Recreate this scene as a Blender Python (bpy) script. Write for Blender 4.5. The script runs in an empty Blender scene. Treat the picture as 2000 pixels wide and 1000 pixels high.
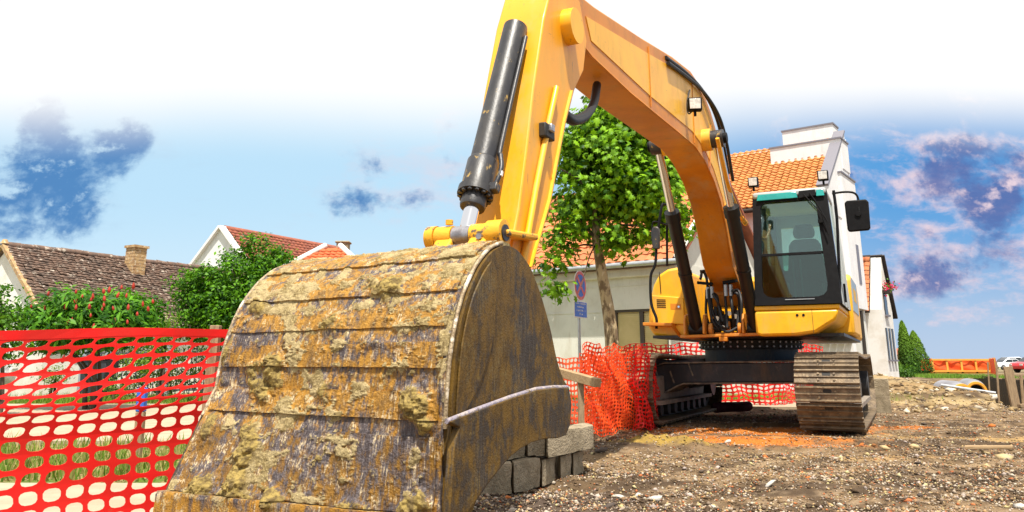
import bpy, bmesh, math, random
import numpy as np
from mathutils import Vector, Matrix
R = math.radians
random.seed(7)
rng = np.random.default_rng(7)
scene = bpy.context.scene
C = scene.collection

# ------------------------------------------------------------------ camera
FPX, CY, HZ, CAMH = 1532.0, 333.0, 707.0, 0.8        # focal length in px of the 2000 px frame, optical centre row, horizon row, eye height
PITCH = math.atan((HZ - CY) / FPX)
cd = bpy.data.cameras.new('camera'); cam = bpy.data.objects.new('camera', cd); C.objects.link(cam)
cam.location = (0, 0, CAMH); cam.rotation_euler = (math.pi / 2 + PITCH, 0, 0)
cd.sensor_width = 36; cd.lens = 36 * FPX / 2000; cd.shift_y = -(500 - CY) / 2000
cd.clip_start = 0.05; cd.clip_end = 4000
scene.camera = cam

# ------------------------------------------------------------------ world: sky with clouds, sun
SUN_AZ, SUN_EL = 172, 67
w = bpy.data.worlds.new('World'); scene.world = w; w.use_nodes = True
nt = w.node_tree; nt.nodes.clear()
def N(tree, typ, **kw):
    n = tree.nodes.new(typ)
    for k, v in kw.items(): setattr(n, k, v)
    return n
class NG:
    """tiny helper to write node maths"""
    def __init__(s, tree): s.t = tree
    def _in(s, sock, v):
        if v is None: return
        if isinstance(v, bpy.types.NodeSocket): s.t.links.new(v, sock)
        else: sock.default_value = v
    def m(s, op, a, b=None, c=None, clamp=False):
        n = N(s.t, 'ShaderNodeMath', operation=op); n.use_clamp = clamp
        s._in(n.inputs[0], a); s._in(n.inputs[1], b); s._in(n.inputs[2], c); return n.outputs[0]
    def vm(s, op, a, b=None):
        n = N(s.t, 'ShaderNodeVectorMath', operation=op)
        s._in(n.inputs[0], a); s._in(n.inputs[1], b); return n.outputs[0]
    def comb(s, x, y, z):
        n = N(s.t, 'ShaderNodeCombineXYZ')
        for i, v in enumerate((x, y, z)): s._in(n.inputs[i], v)
        return n.outputs[0]
    def sep(s, v):
        n = N(s.t, 'ShaderNodeSeparateXYZ'); s._in(n.inputs[0], v); return n.outputs
    def noise(s, vec, scale=5, detail=4, rough=.5, dist=0, out=0):
        n = N(s.t, 'ShaderNodeTexNoise'); s._in(n.inputs['Vector'], vec)
        n.inputs['Scale'].default_value = scale; n.inputs['Detail'].default_value = detail
        n.inputs['Roughness'].default_value = rough; n.inputs['Distortion'].default_value = dist
        return n.outputs[out]
    def mix(s, f, a, b, blend='MIX'):
        n = N(s.t, 'ShaderNodeMix', data_type='RGBA', blend_type=blend)
        s._in(n.inputs[0], f); s._in(n.inputs[6], a); s._in(n.inputs[7], b); return n.outputs[2]
    def step(s, v, lo, hi, smooth=True):
        n = N(s.t, 'ShaderNodeMapRange', interpolation_type='SMOOTHSTEP' if smooth else 'LINEAR')
        s._in(n.inputs[0], v); n.inputs[1].default_value = lo; n.inputs[2].default_value = hi
        n.inputs[3].default_value = 0; n.inputs[4].default_value = 1; return n.outputs[0]
def c4(c): return (c[0], c[1], c[2], 1)
def srgb(r, g, b):
    f = lambda v: ((v / 255 + .055) / 1.055) ** 2.4 if v > 10 else v / 255 / 12.92
    return (f(r), f(g), f(b))
def ray(x, y):
    u = (x - 1000) / FPX; v = (CY - y) / FPX
    return np.array([u, math.cos(PITCH) - v * math.sin(PITCH), math.sin(PITCH) + v * math.cos(PITCH)])
g = NG(nt)
STR = 0.12
sky = N(nt, 'ShaderNodeTexSky', sky_type='NISHITA'); sky.sun_disc = False
sky.sun_elevation = R(SUN_EL); sky.sun_rotation = R(SUN_AZ); sky.air_density = 1.2; sky.dust_density = .6
tc = N(nt, 'ShaderNodeTexCoord')
X, Y, Z = g.sep(tc.outputs['Generated'])
hyp = g.m('SQRT', g.m('MULTIPLY_ADD', X, X, g.m('MULTIPLY', Y, Y)))
yy = g.m('MAXIMUM', Y, g.m('MAXIMUM', g.m('MULTIPLY', hyp, .78), .02))
a_ = g.m('DIVIDE', X, yy); r_ = g.m('DIVIDE', Z, yy)
EXPO = .58
def K(c, k=1.0): return c4([v * k / STR / 2**EXPO for v in c])
# clear sky: pale cyan on the hazy side, deeper blue on the other, paler to the horizon
side = g.step(a_, -.12, .52)
low = g.step(r_, -.02, .22)
pale = g.mix(low, K(srgb(226, 243, 254)), K(srgb(192, 229, 252)))
deep = g.mix(low, K(srgb(184, 206, 234)), K(srgb(82, 158, 222)))
clear = g.mix(side, pale, deep)
clear = g.mix(.06, clear, sky.outputs[0])
# clouds: groups of cumulus, broken by fractal noise
blobs = [(55,330,185,125,1.1),(235,285,112,76,1.08),(35,450,75,28,1.),(175,215,120,50,.7),(150,405,60,28,.65),(235,375,45,28,.5),
         (740,325,52,48,1.0),(850,325,80,44,.95),(770,385,125,36,.95),(905,250,60,50,.85),(945,340,45,55,.9),
         (1790,350,110,44,.95),(1790,285,190,26,.7),(1940,385,80,46,.85),(1995,320,50,60,1.),(1830,535,130,52,1.),
         (1970,520,80,45,.95),(1795,455,60,24,.75),(1690,415,50,28,.65),(1890,590,100,18,.7),(1740,560,50,35,.7),(1975,580,50,18,.7)]
cov = None
for (bx, by, rx, ry, k) in blobs:
    d = ray(bx, by); a0, r0 = d[0] / d[1], d[2] / d[1]
    dx = g.m('MULTIPLY', g.m('SUBTRACT', a_, float(a0)), FPX / rx * .78)
    dy = g.m('MULTIPLY', g.m('SUBTRACT', r_, float(r0)), FPX / ry * .74)
    q = g.m('MULTIPLY_ADD', dx, dx, g.m('MULTIPLY', dy, dy))
    e = g.m('MULTIPLY', g.m('POWER', 2.718, g.m('MULTIPLY', q, -.8)), k*.90)
    cov = e if cov is None else g.m('MAXIMUM', cov, e)
P = g.comb(a_, g.m('MULTIPLY', Y, .3), g.m('MULTIPLY', r_, 1.35))
n1 = g.noise(P, 9, 12, .60, .12)
n1u = g.noise(g.vm('ADD', P, (-.006, 0, .022)), 9, 12, .60, .12)
n2 = g.noise(P, 2.2, 4, .5)
base = g.m('MULTIPLY', g.step(n2, .60, .78), .5)          # scattered clouds all round
cv = g.m('ADD', g.m('MAXIMUM', cov, base), g.m('MULTIPLY', g.m('SUBTRACT', n1, .5), 3.7))
dens = g.step(cv, .42, 1.15)
nw = g.noise(g.vm('MULTIPLY', P, (1.0, 1.0, 1.9)), 13, 12, .66, .2)
wisp = g.m('MULTIPLY', g.step(g.m('ADD', g.m('MULTIPLY', g.m('POWER', g.m('MAXIMUM', cov, g.m('MULTIPLY', base, .8)), .45), .95), g.m('MULTIPLY', g.m('SUBTRACT', nw, .5), 3.0)), .62, 1.35), .6)
lit = g.step(g.m('ADD', g.m('MULTIPLY', g.m('SUBTRACT', n1, n1u), 4.2), g.m('MULTIPLY', g.m('SUBTRACT', 1.0, dens), .62)), .10, .58)
darkc = g.mix(g.step(a_, -.3, .35), K(srgb(44, 118, 186)), K(srgb(90, 110, 172)))
litc = g.mix(g.step(a_, -.45, .35), K(srgb(190, 222, 245)), K(srgb(250, 222, 226)))
cc = g.mix(lit, darkc, litc)
skyc = g.mix(wisp, clear, litc)
skyc = g.mix(g.m('MULTIPLY', dens, .86), skyc, cc)
# the upward fade to white, put into the sky as an added cloud sheet overhead
edge = g.m('ADD', r_, g.m('MULTIPLY', g.m('SUBTRACT', n2, .5), .04))
deck = g.step(edge, .245, .372)
skyc = g.mix(deck, skyc, K((1.0, 1.0, 1.0), 1.04))
below = g.step(Z, -.03, 0.0)
skyc = g.mix(below, K((.35, .33, .30)), skyc)
bg = N(nt, 'ShaderNodeBackground'); nt.links.new(skyc, bg.inputs[0]); bg.inputs[1].default_value = STR
wo = N(nt, 'ShaderNodeOutputWorld'); nt.links.new(bg.outputs[0], wo.inputs[0])

sd = bpy.data.lights.new('sun', 'SUN'); sun = bpy.data.objects.new('sun', sd); C.objects.link(sun)
sd.energy = 5.0; sd.angle = R(.6); sd.color = (1, .94, .84)
sv = Vector((math.sin(R(SUN_AZ)) * math.cos(R(SUN_EL)), math.cos(R(SUN_AZ)) * math.cos(R(SUN_EL)), math.sin(R(SUN_EL))))
sun.rotation_euler = sv.to_track_quat('Z', 'Y').to_euler(); sun.location = sv * 60
vs = scene.view_settings
vs.view_transform = 'Standard'; vs.look = 'None'; vs.exposure = EXPO; vs.gamma = 1; vs.use_curve_mapping = False

# ------------------------------------------------------------------ where a picture point lies at a given depth
def D(x, y, Yd):
    d = ray(x, y); t = Yd / d[1]; return Vector((d[0] * t, Yd, CAMH + d[2] * t))
def G(x, y, z=0.0):
    d = ray(x, y); t = (z - CAMH) / d[2]; return Vector((d[0] * t, d[1] * t, z))

# ------------------------------------------------------------------ numpy noise
def _h(ix, iy, iz, seed):
    n = (ix.astype(np.int64) * 374761393 + iy.astype(np.int64) * 668265263 + iz.astype(np.int64) * 2147483647 + seed * 974634777) & 0xffffffff
    n = ((n ^ (n >> 13)) * 1274126177) & 0xffffffff
    n = n ^ (n >> 16)
    return (n & 0xffff) / 65535.0
def vn(x, y, z=None, seed=0):
    x = np.asarray(x, float); y = np.asarray(y, float); z = np.zeros_like(x) if z is None else np.asarray(z, float)
    ix, iy, iz = np.floor(x), np.floor(y), np.floor(z)
    fx, fy, fz = x - ix, y - iy, z - iz
    fx, fy, fz = fx * fx * (3 - 2 * fx), fy * fy * (3 - 2 * fy), fz * fz * (3 - 2 * fz)
    r = 0
    for a in (0, 1):
        for b in (0, 1):
            for c in (0, 1):
                r = r + _h(ix + a, iy + b, iz + c, seed) * (fx if a else 1 - fx) * (fy if b else 1 - fy) * (fz if c else 1 - fz)
    return r
def fbm(x, y, z=None, o=4, seed=0, gain=.5):
    s, a, t = 0, 1, 0
    for i in range(o):
        k = 2.03 ** i
        s = s + a * vn(np.asarray(x) * k + 17.3 * i, np.asarray(y) * k + 5.1 * i, None if z is None else np.asarray(z) * k, seed + i); t += a; a *= gain
    return s / t
def ss(v, lo, hi):
    t = np.clip((v - lo) / (hi - lo), 0, 1); return t * t * (3 - 2 * t)

# ------------------------------------------------------------------ mesh helpers
class MB:
    def __init__(s): s.v = []; s.f = []
    def add(s, v, f):
        o = len(s.v); s.v += [tuple(p) for p in v]; s.f += [tuple(i + o for i in q) for q in f]; return s
    def box(s, x0, x1, y0, y1, z0, z1):
        return s.add([(x0,y0,z0),(x1,y0,z0),(x1,y1,z0),(x0,y1,z0),(x0,y0,z1),(x1,y0,z1),(x1,y1,z1),(x0,y1,z1)],
                     [(0,3,2,1),(4,5,6,7),(0,1,5,4),(1,2,6,5),(2,3,7,6),(3,0,4,7)])
    def obox(s, c, ax, ay, az):
        c, ax, ay, az = Vector(c), Vector(ax), Vector(ay), Vector(az)
        return s.add([c + ax*i + ay*j + az*k for k in (-.5,.5) for i, j in ((-.5,-.5),(.5,-.5),(.5,.5),(-.5,.5))],
                     [(0,3,2,1),(4,5,6,7),(0,1,5,4),(1,2,6,5),(2,3,7,6),(3,0,4,7)])
    def beam(s, p0, p1, w, h, up=(0,0,1)):
        p0, p1 = Vector(p0), Vector(p1); d = p1 - p0; r = d.cross(Vector(up)).normalized(); u = r.cross(d).normalized()
        return s.obox((p0 + p1) / 2, r * w, d, u * h)
    def prism(s, poly, fn, t0, t1):
        n = len(poly); a = sum(poly[i][0]*poly[(i+1)%n][1] - poly[(i+1)%n][0]*poly[i][1] for i in range(n))
        return s.add([fn(p, t0) for p in poly] + [fn(p, t1) for p in poly],
                     [tuple(range(n))[::-1], tuple(range(n, 2*n))] + [(i, (i+1)%n, n+(i+1)%n, n+i) for i in range(n)])
    def tube(s, pts, r, n=10, cap=True):
        pts = [Vector(p) for p in pts]; m = len(pts); rr = r if isinstance(r, (list, tuple)) else [r]*m
        t = (pts[1] - pts[0]).normalized(); u = t.orthogonal().normalized(); V = []
        for i, p in enumerate(pts):
            tn = (pts[min(i+1, m-1)] - pts[max(i-1, 0)]).normalized()
            if tn.length == 0: tn = t
            u = (u - tn * u.dot(tn)); u = u.normalized() if u.length > 1e-6 else tn.orthogonal().normalized()
            b = tn.cross(u)
            V += [p + (u*math.cos(2*math.pi*k/n) + b*math.sin(2*math.pi*k/n)) * rr[i] for k in range(n)]
        F = [(i*n+k, i*n+(k+1)%n, (i+1)*n+(k+1)%n, (i+1)*n+k) for i in range(m-1) for k in range(n)]
        if cap: F += [tuple(range(n))[::-1], tuple(range((m-1)*n, m*n))]
        return s.add(V, F)
    def grid(s, Pg):
        """Pg: array (a,b,3)"""
        a, b = Pg.shape[:2]
        return s.add(Pg.reshape(-1, 3), [(i*b+j, i*b+j+1, (i+1)*b+j+1, (i+1)*b+j) for i in range(a-1) for j in range(b-1)])
    def mesh(s, name, mat, origin=(0,0,0), smooth=None, fix=True):
        me = bpy.data.meshes.new(name); o = Vector(origin)
        me.from_pydata([tuple(Vector(p) - o) for p in s.v], [], s.f); me.update()
        if fix:
            bm = bmesh.new(); bm.from_mesh(me); bmesh.ops.recalc_face_normals(bm, faces=bm.faces); bm.to_mesh(me); bm.free()
        if mat: me.materials.append(mat)
        if smooth:
            me.polygons.foreach_set('use_smooth', [True]*len(me.polygons)); me.set_sharp_from_angle(angle=R(smooth))
        return me
    def build(s, name, mat, parent=None, origin=(0,0,0), smooth=None, bevel=0, loc=None, fix=True):
        ob = bpy.data.objects.new(name, s.mesh(name, mat, origin, smooth, fix)); C.objects.link(ob)
        if parent: ob.parent = parent
        if loc is not None: ob.location = loc
        if bevel:
            b = ob.modifiers.new('bevel', 'BEVEL'); b.width = bevel; b.segments = 2; b.limit_method = 'ANGLE'; b.angle_limit = R(40)
            ob.data.polygons.foreach_set('use_smooth', [True]*len(ob.data.polygons)); ob.data.set_sharp_from_angle(angle=R(50))
        return ob
def npmesh(name, V, F, mat, smooth=False, cols=None):
    """fast mesh from arrays; F is (n,k)"""
    me = bpy.data.meshes.new(name); V = np.asarray(V, np.float32); F = np.asarray(F, np.int32)
    me.vertices.add(len(V)); me.vertices.foreach_set('co', V.ravel())
    k = F.shape[1]; me.loops.add(F.size); me.loops.foreach_set('vertex_index', F.ravel())
    me.polygons.add(len(F)); me.polygons.foreach_set('loop_start', np.arange(0, F.size, k, dtype=np.int32))
    me.update(calc_edges=True); me.validate()
    if smooth: me.polygons.foreach_set('use_smooth', np.ones(len(F), bool))
    if cols is not None:
        at = me.color_attributes.new('tint', 'FLOAT_COLOR', 'POINT')
        at.data.foreach_set('color', np.concatenate([cols, np.ones((len(cols), 1))], 1).astype(np.float32).ravel())
    if mat: me.materials.append(mat)
    return me
def link(name, me, parent=None, loc=None):
    ob = bpy.data.objects.new(name, me); C.objects.link(ob)
    if parent: ob.parent = parent
    if loc is not None: ob.location = loc
    return ob
def empty(name, loc=(0,0,0), rz=0):
    o = bpy.data.objects.new(name, None); C.objects.link(o); o.location = loc; o.rotation_euler = (0,0,rz); o.empty_display_size = .2; return o
def tag(o, label=None, cat=None, group=None, kind=None):
    if label: o['label'] = label
    if cat: o['category'] = cat
    if group: o['group'] = group
    if kind: o['kind'] = kind
    return o
def bez(pts, n=8):
    """smooth curve through points (Catmull-Rom)"""
    P = [Vector(p) for p in pts]; P = [P[0]*2 - P[1]] + P + [P[-1]*2 - P[-2]]; out = []
    for i in range(1, len(P)-2):
        for k in range(n):
            t = k / n
            out.append(.5*((2*P[i]) + (P[i+1]-P[i-1])*t + (2*P[i-1]-5*P[i]+4*P[i+1]-P[i+2])*t*t + (3*P[i]-P[i-1]-3*P[i+1]+P[i+2])*t**3))
    return out + [P[-2]]

# ------------------------------------------------------------------ materials
def mat(name, col, col2=None, scale=6, lo=.4, hi=.65, rough=.6, metal=0, bump=0, bscale=40, stretch=(1,1,1), col3=None, scale3=30, lo3=.6, hi3=.72, detail=6, coat=0, rand=0, spec=None):
    m = bpy.data.materials.new(name); m.use_nodes = True; t = m.node_tree; q = NG(t); b = t.nodes['Principled BSDF']
    b.inputs['Roughness'].default_value = rough; b.inputs['Metallic'].default_value = metal
    if coat: b.inputs['Coat Weight'].default_value = coat; b.inputs['Coat Roughness'].default_value = .15
    if spec is not None: b.inputs['Specular IOR Level'].default_value = spec
    tcn = N(t, 'ShaderNodeTexCoord'); v = tcn.outputs['Object']
    if stretch != (1,1,1): v = q.vm('MULTIPLY', v, stretch)
    c = None
    if col2: c = q.mix(q.step(q.noise(v, scale, detail, .6), lo, hi), c4(col), c4(col2))
    if col3: c = q.mix(q.step(q.noise(q.vm('ADD', v, (3.1, 7.7, 1.3)), scale3, detail, .65), lo3, hi3), c if c else c4(col), c4(col3))
    if rand:
        oi = N(t, 'ShaderNodeObjectInfo'); hs = N(t, 'ShaderNodeHueSaturation')
        q._in(hs.inputs['Color'], c if c else c4(col)); t.links.new(q.m('MULTIPLY_ADD', oi.outputs['Random'], rand, 1 - rand/2), hs.inputs['Value']); c = hs.outputs[0]
    q._in(b.inputs['Base Color'], c if c else c4(col))
    if bump:
        bn = N(t, 'ShaderNodeBump'); bn.inputs['Strength'].default_value = bump; bn.inputs['Distance'].default_value = .02
        t.links.new(q.noise(v, bscale, 5, .6), bn.inputs['Height']); t.links.new(bn.outputs[0], b.inputs['Normal'])
    return m
def vcol_mat(name, rough=.9, amount=.35, scale=60, bump=.3, bscale=80, trans=0):
    """colour comes from the mesh's own colour attribute, broken by noise"""
    m = bpy.data.materials.new(name); m.use_nodes = True; t = m.node_tree; q = NG(t); b = t.nodes['Principled BSDF']
    b.inputs['Roughness'].default_value = rough; b.inputs['Specular IOR Level'].default_value = .25
    at = N(t, 'ShaderNodeAttribute', attribute_name='tint'); tcn = N(t, 'ShaderNodeTexCoord')
    nz = q.noise(tcn.outputs['Object'], scale, 5, .65)
    k = q.m('MULTIPLY_ADD', nz, amount*2, 1 - amount)
    c = q.mix(1.0, at.outputs['Color'], q.comb(k, k, k), 'MULTIPLY'); q._in(b.inputs['Base Color'], c)
    if bump:
        bn = N(t, 'ShaderNodeBump'); bn.inputs['Strength'].default_value = bump; bn.inputs['Distance'].default_value = .02
        t.links.new(q.noise(tcn.outputs['Object'], bscale, 4, .6), bn.inputs['Height']); t.links.new(bn.outputs[0], b.inputs['Normal'])
    if trans:
        tr = N(t, 'ShaderNodeBsdfTranslucent'); t.links.new(q.mix(1.0, c, (1.0, 1.0, .35, 1), 'MULTIPLY'), tr.inputs[0])
        mx = N(t, 'ShaderNodeMixShader'); mx.inputs[0].default_value = trans
        t.links.new(b.outputs[0], mx.inputs[1]); t.links.new(tr.outputs[0], mx.inputs[2])
        t.links.new(mx.outputs[0], t.nodes['Material Output'].inputs[0])
    return m
def glass_mat(name, tint, gloss=.12):
    m = bpy.data.materials.new(name); m.use_nodes = True; t = m.node_tree; t.nodes.clear(); q = NG(t)
    a = N(t, 'ShaderNodeBsdfTransparent'); a.inputs[0].default_value = c4(tint)
    b = N(t, 'ShaderNodeBsdfGlossy'); b.inputs['Roughness'].default_value = .03; b.inputs[0].default_value = (.9, 1, 1, 1)
    fr = N(t, 'ShaderNodeFresnel'); fr.inputs[0].default_value = 1.5
    mx = N(t, 'ShaderNodeMixShader'); t.links.new(q.m('ADD', fr.outputs[0], gloss, clamp=True), mx.inputs[0])
    t.links.new(a.outputs[0], mx.inputs[1]); t.links.new(b.outputs[0], mx.inputs[2])
    o = N(t, 'ShaderNodeOutputMaterial'); t.links.new(mx.outputs[0], o.inputs[0]); return m
M = dict(
 yellow=mat('yellow_paint', (.92,.47,.004), (.86,.41,.005), 3, rough=.45, coat=.12, col3=(.40,.20,.03), scale3=11, lo3=.60, hi3=.80, bump=.05, bscale=8),
 orange=mat('shaded_orange_paint', (.66,.225,.003), (.55,.175,.004), 2.5, rough=.5, coat=.08, col3=(.30,.15,.04), scale3=7, lo3=.58, hi3=.82),  # machine yellow made darker and browner, boom underside shade put into the colour
 stickpaint=mat('stick_paint', (.90,.40,.004), (.84,.34,.005), 2, rough=.45, coat=.12, col3=(.38,.18,.03), scale3=22, lo3=.62, hi3=.74, stretch=(1,1,.25)),
 wornyellow=mat('worn_yellow', (.82,.42,.02), (.78,.36,.02), 5, rough=.5, col3=(.12,.09,.06), scale3=16, lo3=.56, hi3=.62, bump=.2, bscale=30),
 black=mat('black_paint', (.018,.018,.02), (.03,.028,.026), 5, rough=.45, col3=(.11,.09,.07), scale3=10, lo3=.6, hi3=.8),
 cylblack=mat('cylinder_paint', (.022,.022,.026), (.045,.042,.040), 8, rough=.42, col3=(.42,.27,.07), scale3=24, lo3=.61, hi3=.69, stretch=(1,1,.45), bump=.1),
 barrel=mat('barrel_black', (.008,.008,.009), (.014,.013,.012), 6, rough=.38, spec=.35),
 rubber=mat('rubber', (.012,.012,.013), rough=.55),
 plastic=mat('black_plastic', (.006,.006,.007), (.009,.009,.010), 20, rough=.6, spec=.16),
 chrome=mat('chrome', (.75,.75,.77), rough=.12, metal=1),
 steel=mat('worn_steel', (.42,.41,.43), (.26,.24,.25), 12, rough=.4, metal=.8, bump=.2),
 frame=mat('frame_dust', (.020,.021,.024), (.036,.037,.042), 3, rough=.5, col3=(.16,.13,.10), scale3=7, lo3=.60, hi3=.82),
 dustedge=mat('dust_edge', (.26,.21,.15), (.10,.09,.08), 14, rough=.9, bump=.5),
 track=mat('track_steel', (.13,.094,.060), (.23,.165,.098), 9, rough=.55, metal=.3, rand=.5, col3=(.38,.28,.16), scale3=16, lo3=.56, hi3=.70, bump=.4, bscale=50),
 trackframe=mat('track_frame', (.30,.25,.20), (.20,.17,.14), 6, rough=.7, bump=.2),
 deep=mat('dark_metal', (.012,.011,.010), (.03,.026,.022), 8, rough=.6),
 net=mat('orange_net', (.80,.006,.004), (.66,.012,.006), 4, rough=.55, col3=(.55,.06,.03), scale3=9, lo3=.6, hi3=.8),
 net2=mat('orange_net_far', (.90,.10,.015), (.86,.06,.012), 5, rough=.45),
 wood=mat('weathered_wood', (.36,.25,.14), (.24,.16,.09), 8, rough=.8, stretch=(8,8,1), bump=.4),
 plank=mat('plank_wood', (.40,.27,.14), (.30,.19,.09), 6, rough=.75, stretch=(1,9,9), bump=.3),
 concrete=mat('old_concrete', (.40,.325,.215), (.27,.215,.135), 9, rough=.9, bump=.9, bscale=60, col3=(.12,.10,.08), scale3=22, lo3=.60, hi3=.70, rand=.3),
 path=mat('pale_concrete', (.40,.325,.225), (.34,.27,.18), 3, rough=.9, bump=.2, col3=(.42,.36,.27), scale3=5, lo3=.62, hi3=.75),
 white=mat('white_plaster', (.80,.80,.80), (.74,.74,.75), 2, rough=.85, bump=.05),
 cream=mat('cream_plaster', (.70,.69,.62), (.62,.61,.54), 1.2, rough=.85, bump=.05, col3=(.5,.48,.42), scale3=2.5, lo3=.6, hi3=.8),
 oldwhite=mat('old_plaster', (.78,.76,.72), (.66,.62,.55), 1.5, rough=.9, bump=.15),
 graycap=mat('grey_flashing', (.22,.21,.24), rough=.5, metal=.3),
 tile=mat('clay_tile', (.52,.17,.06), (.40,.11,.04), 1.7, rough=.8, rand=.45, bump=.2, col3=(.62,.30,.16), scale3=3, lo3=.6, hi3=.75),
 tile2=mat('new_tile', (.62,.25,.06), (.54,.19,.045), 2.2, lo=.35, hi=.7, rough=.75, bump=.2),
 oldtile=mat('old_tile', (.17,.105,.075), (.10,.07,.055), 5, rough=.9, col3=(.50,.42,.34), scale3=7, lo3=.56, hi3=.66, bump=.4),
 brickred=mat('brick_roof', (.33,.10,.055), (.25,.08,.05), 5, rough=.85),
 hiptile=mat('hip_tile', (.60,.13,.035), (.5,.10,.03), 3, rough=.8, rand=.25),
 chimney=mat('chimney_brick', (.48,.32,.15), (.34,.20,.10), 9, rough=.9, bump=.5, col3=(.62,.52,.38), scale3=12, lo3=.55, hi3=.65, rand=.3),
 shutter=mat('roller_shutter', (.62,.50,.24), (.56,.45,.20), 3, rough=.6),
 grime=mat('grease_grime', (.10,.06,.02), (.30,.14,.02), 18, lo=.4, hi=.7, rough=.6, bump=.2),
 shutterframe=mat('shutter_frame', (.06,.045,.035), rough=.6),
 galv=mat('galvanised', (.50,.52,.53), (.42,.44,.46), 8, rough=.4, metal=.6),
 signwhite=mat('sign_white', (.85,.82,.80), rough=.4), signred=mat('sign_red', (.72,.06,.05), (.80,.22,.16), 2.5, rough=.4), signblue=mat('sign_blue', (.015,.11,.62), (.02,.14,.68), 3, rough=.35),
 bark=mat('plane_bark', (.42,.33,.19), (.16,.11,.06), 9, lo=.45, hi=.58, rough=.9, bump=.6, bscale=30, stretch=(1,1,.5), col3=(.60,.52,.36), scale3=9, lo3=.58, hi3=.66),
 darkbark=mat('dark_bark', (.06,.045,.03), (.10,.075,.05), 8, rough=.95, bump=.5),
 leaf=vcol_mat('leaf', .5, .2, 12, 0, trans=.4),
 conifer=vcol_mat('conifer_leaf', .7, .2, 12, 0, trans=.15),
 ground=vcol_mat('dirt', .95, .55, 55, .8, 70), stone=vcol_mat('stone', .85, .3, 60, .3, 120), grass=vcol_mat('grass_blade', .7, .15, 5, 0, trans=.3),
 redcone=mat('sumac_cone', (.42,.028,.010), (.25,.015,.008), 20, rough=.7),
 iron=mat('iron_fence', (.05,.055,.065), rough=.5), irongrey=mat('grey_gate', (.30,.33,.37), rough=.5),
 carwhite=mat('car_white', (.75,.76,.78), rough=.25, coat=.6), carred=mat('car_red', (.60,.015,.02), rough=.25, coat=.6), carsilver=mat('car_silver', (.55,.55,.55), rough=.3, metal=.4, coat=.5),
 carglass=mat('car_glass', (.02,.025,.03), rough=.08), tyre=mat('tyre', (.015,.015,.015), rough=.8), rim=mat('rim', (.5,.5,.52), rough=.3, metal=.8),
 bridgewood=mat('bridge_timber', (.78,.40,.06), (.70,.33,.05), 3, rough=.7), bridgecloth=mat('bridge_sheet', (.85,.09,.012), (.80,.14,.02), 1.2, rough=.7),
 pipe=mat('pipe_grey', (.26,.26,.29), (.20,.20,.22), 2, rough=.6), pipeorange=mat('pipe_orange', (.80,.36,.03), rough=.5),
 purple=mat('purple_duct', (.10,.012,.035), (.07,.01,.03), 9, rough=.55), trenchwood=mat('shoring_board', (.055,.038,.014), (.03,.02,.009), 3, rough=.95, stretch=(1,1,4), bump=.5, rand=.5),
 seat=mat('seat_cloth', (.030,.038,.042), (.04,.048,.052), 30, rough=.9), cabin=mat('cab_trim', (.06,.075,.075), rough=.7), cabgrey=mat('cab_light_trim', (.42,.44,.43), rough=.6),
 visor=mat('roof_visor', (.01,.30,.28), (.02,.40,.36), 6, rough=.12, coat=.5), lens=mat('lamp_lens', (.75,.72,.66), (.5,.48,.44), 30, rough=.15, coat=.5),
 decal=mat('grey_decal', (.30,.36,.40), rough=.4), decaly=mat('yellow_decal', (.75,.42,.02), rough=.4), bluepaint=mat('blue_paint', (.02,.13,.55), rough=.6),
 windowdark=mat('window_dark', (.045,.05,.055), rough=.15), flower=mat('flower_pink', (.75,.03,.12), rough=.7), sandheap=mat('sand', (.62,.5,.33), (.5,.4,.26), 6, rough=.95, bump=.6),
 darkbox=mat('dark_bin', (.03,.035,.045), rough=.5), fascia=mat('dark_eave', (.03,.022,.018), rough=.8),
)
def add_wear(m, dust=(.50,.36,.17), chip=(.09,.055,.03), k=.45):
    t = m.node_tree; q = NG(t); b = t.nodes['Principled BSDF']; lk_ = b.inputs['Base Color'].links[0]; src = lk_.from_socket; t.links.remove(lk_)
    v = N(t, 'ShaderNodeTexCoord').outputs['Object']
    d1 = q.m('MULTIPLY', q.step(q.noise(q.vm('MULTIPLY', v, (1, 1, .35)), 3.2, 8, .7), .46, .72), k)
    c = q.mix(d1, src, c4(dust))
    scr = q.noise(q.vm('MULTIPLY', v, (1, .16, 1)), 34, 8, .75)
    c = q.mix(q.m('MULTIPLY', q.step(scr, .63, .70), .75), c, c4(chip))
    c = q.mix(q.m('MULTIPLY', q.step(q.noise(q.vm('ADD', v, (9, 3, 1)), 70, 4, .6), .70, .74), .8), c, c4(chip))
    c = q.mix(q.m('MULTIPLY', q.step(q.noise(q.vm('MULTIPLY', v, (7, 7, .5)), 3.5, 7, .7), .56, .78), .4), c, c4((.20,.11,.03)))
    t.links.new(c, b.inputs['Base Color']); t.links.new(q.m('MULTIPLY_ADD', d1, .6, b.inputs['Roughness'].default_value), b.inputs['Roughness'])
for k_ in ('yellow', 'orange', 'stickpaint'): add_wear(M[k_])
add_wear(M['frame'], (.20,.15,.10), (.16,.12,.08), .6); add_wear(M['cream'], (.52,.47,.38), (.40,.36,.29), .5); add_wear(M['white'], (.62,.60,.57), (.6,.58,.55), .45)
glass_up = glass_mat('cab_glass', (.58,.84,.82), .06); glass_low = glass_mat('cab_glass_low', (.24,.52,.46), .05); glass_side = glass_mat('cab_side_glass', (.86,.96,.94), .08)
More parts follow.
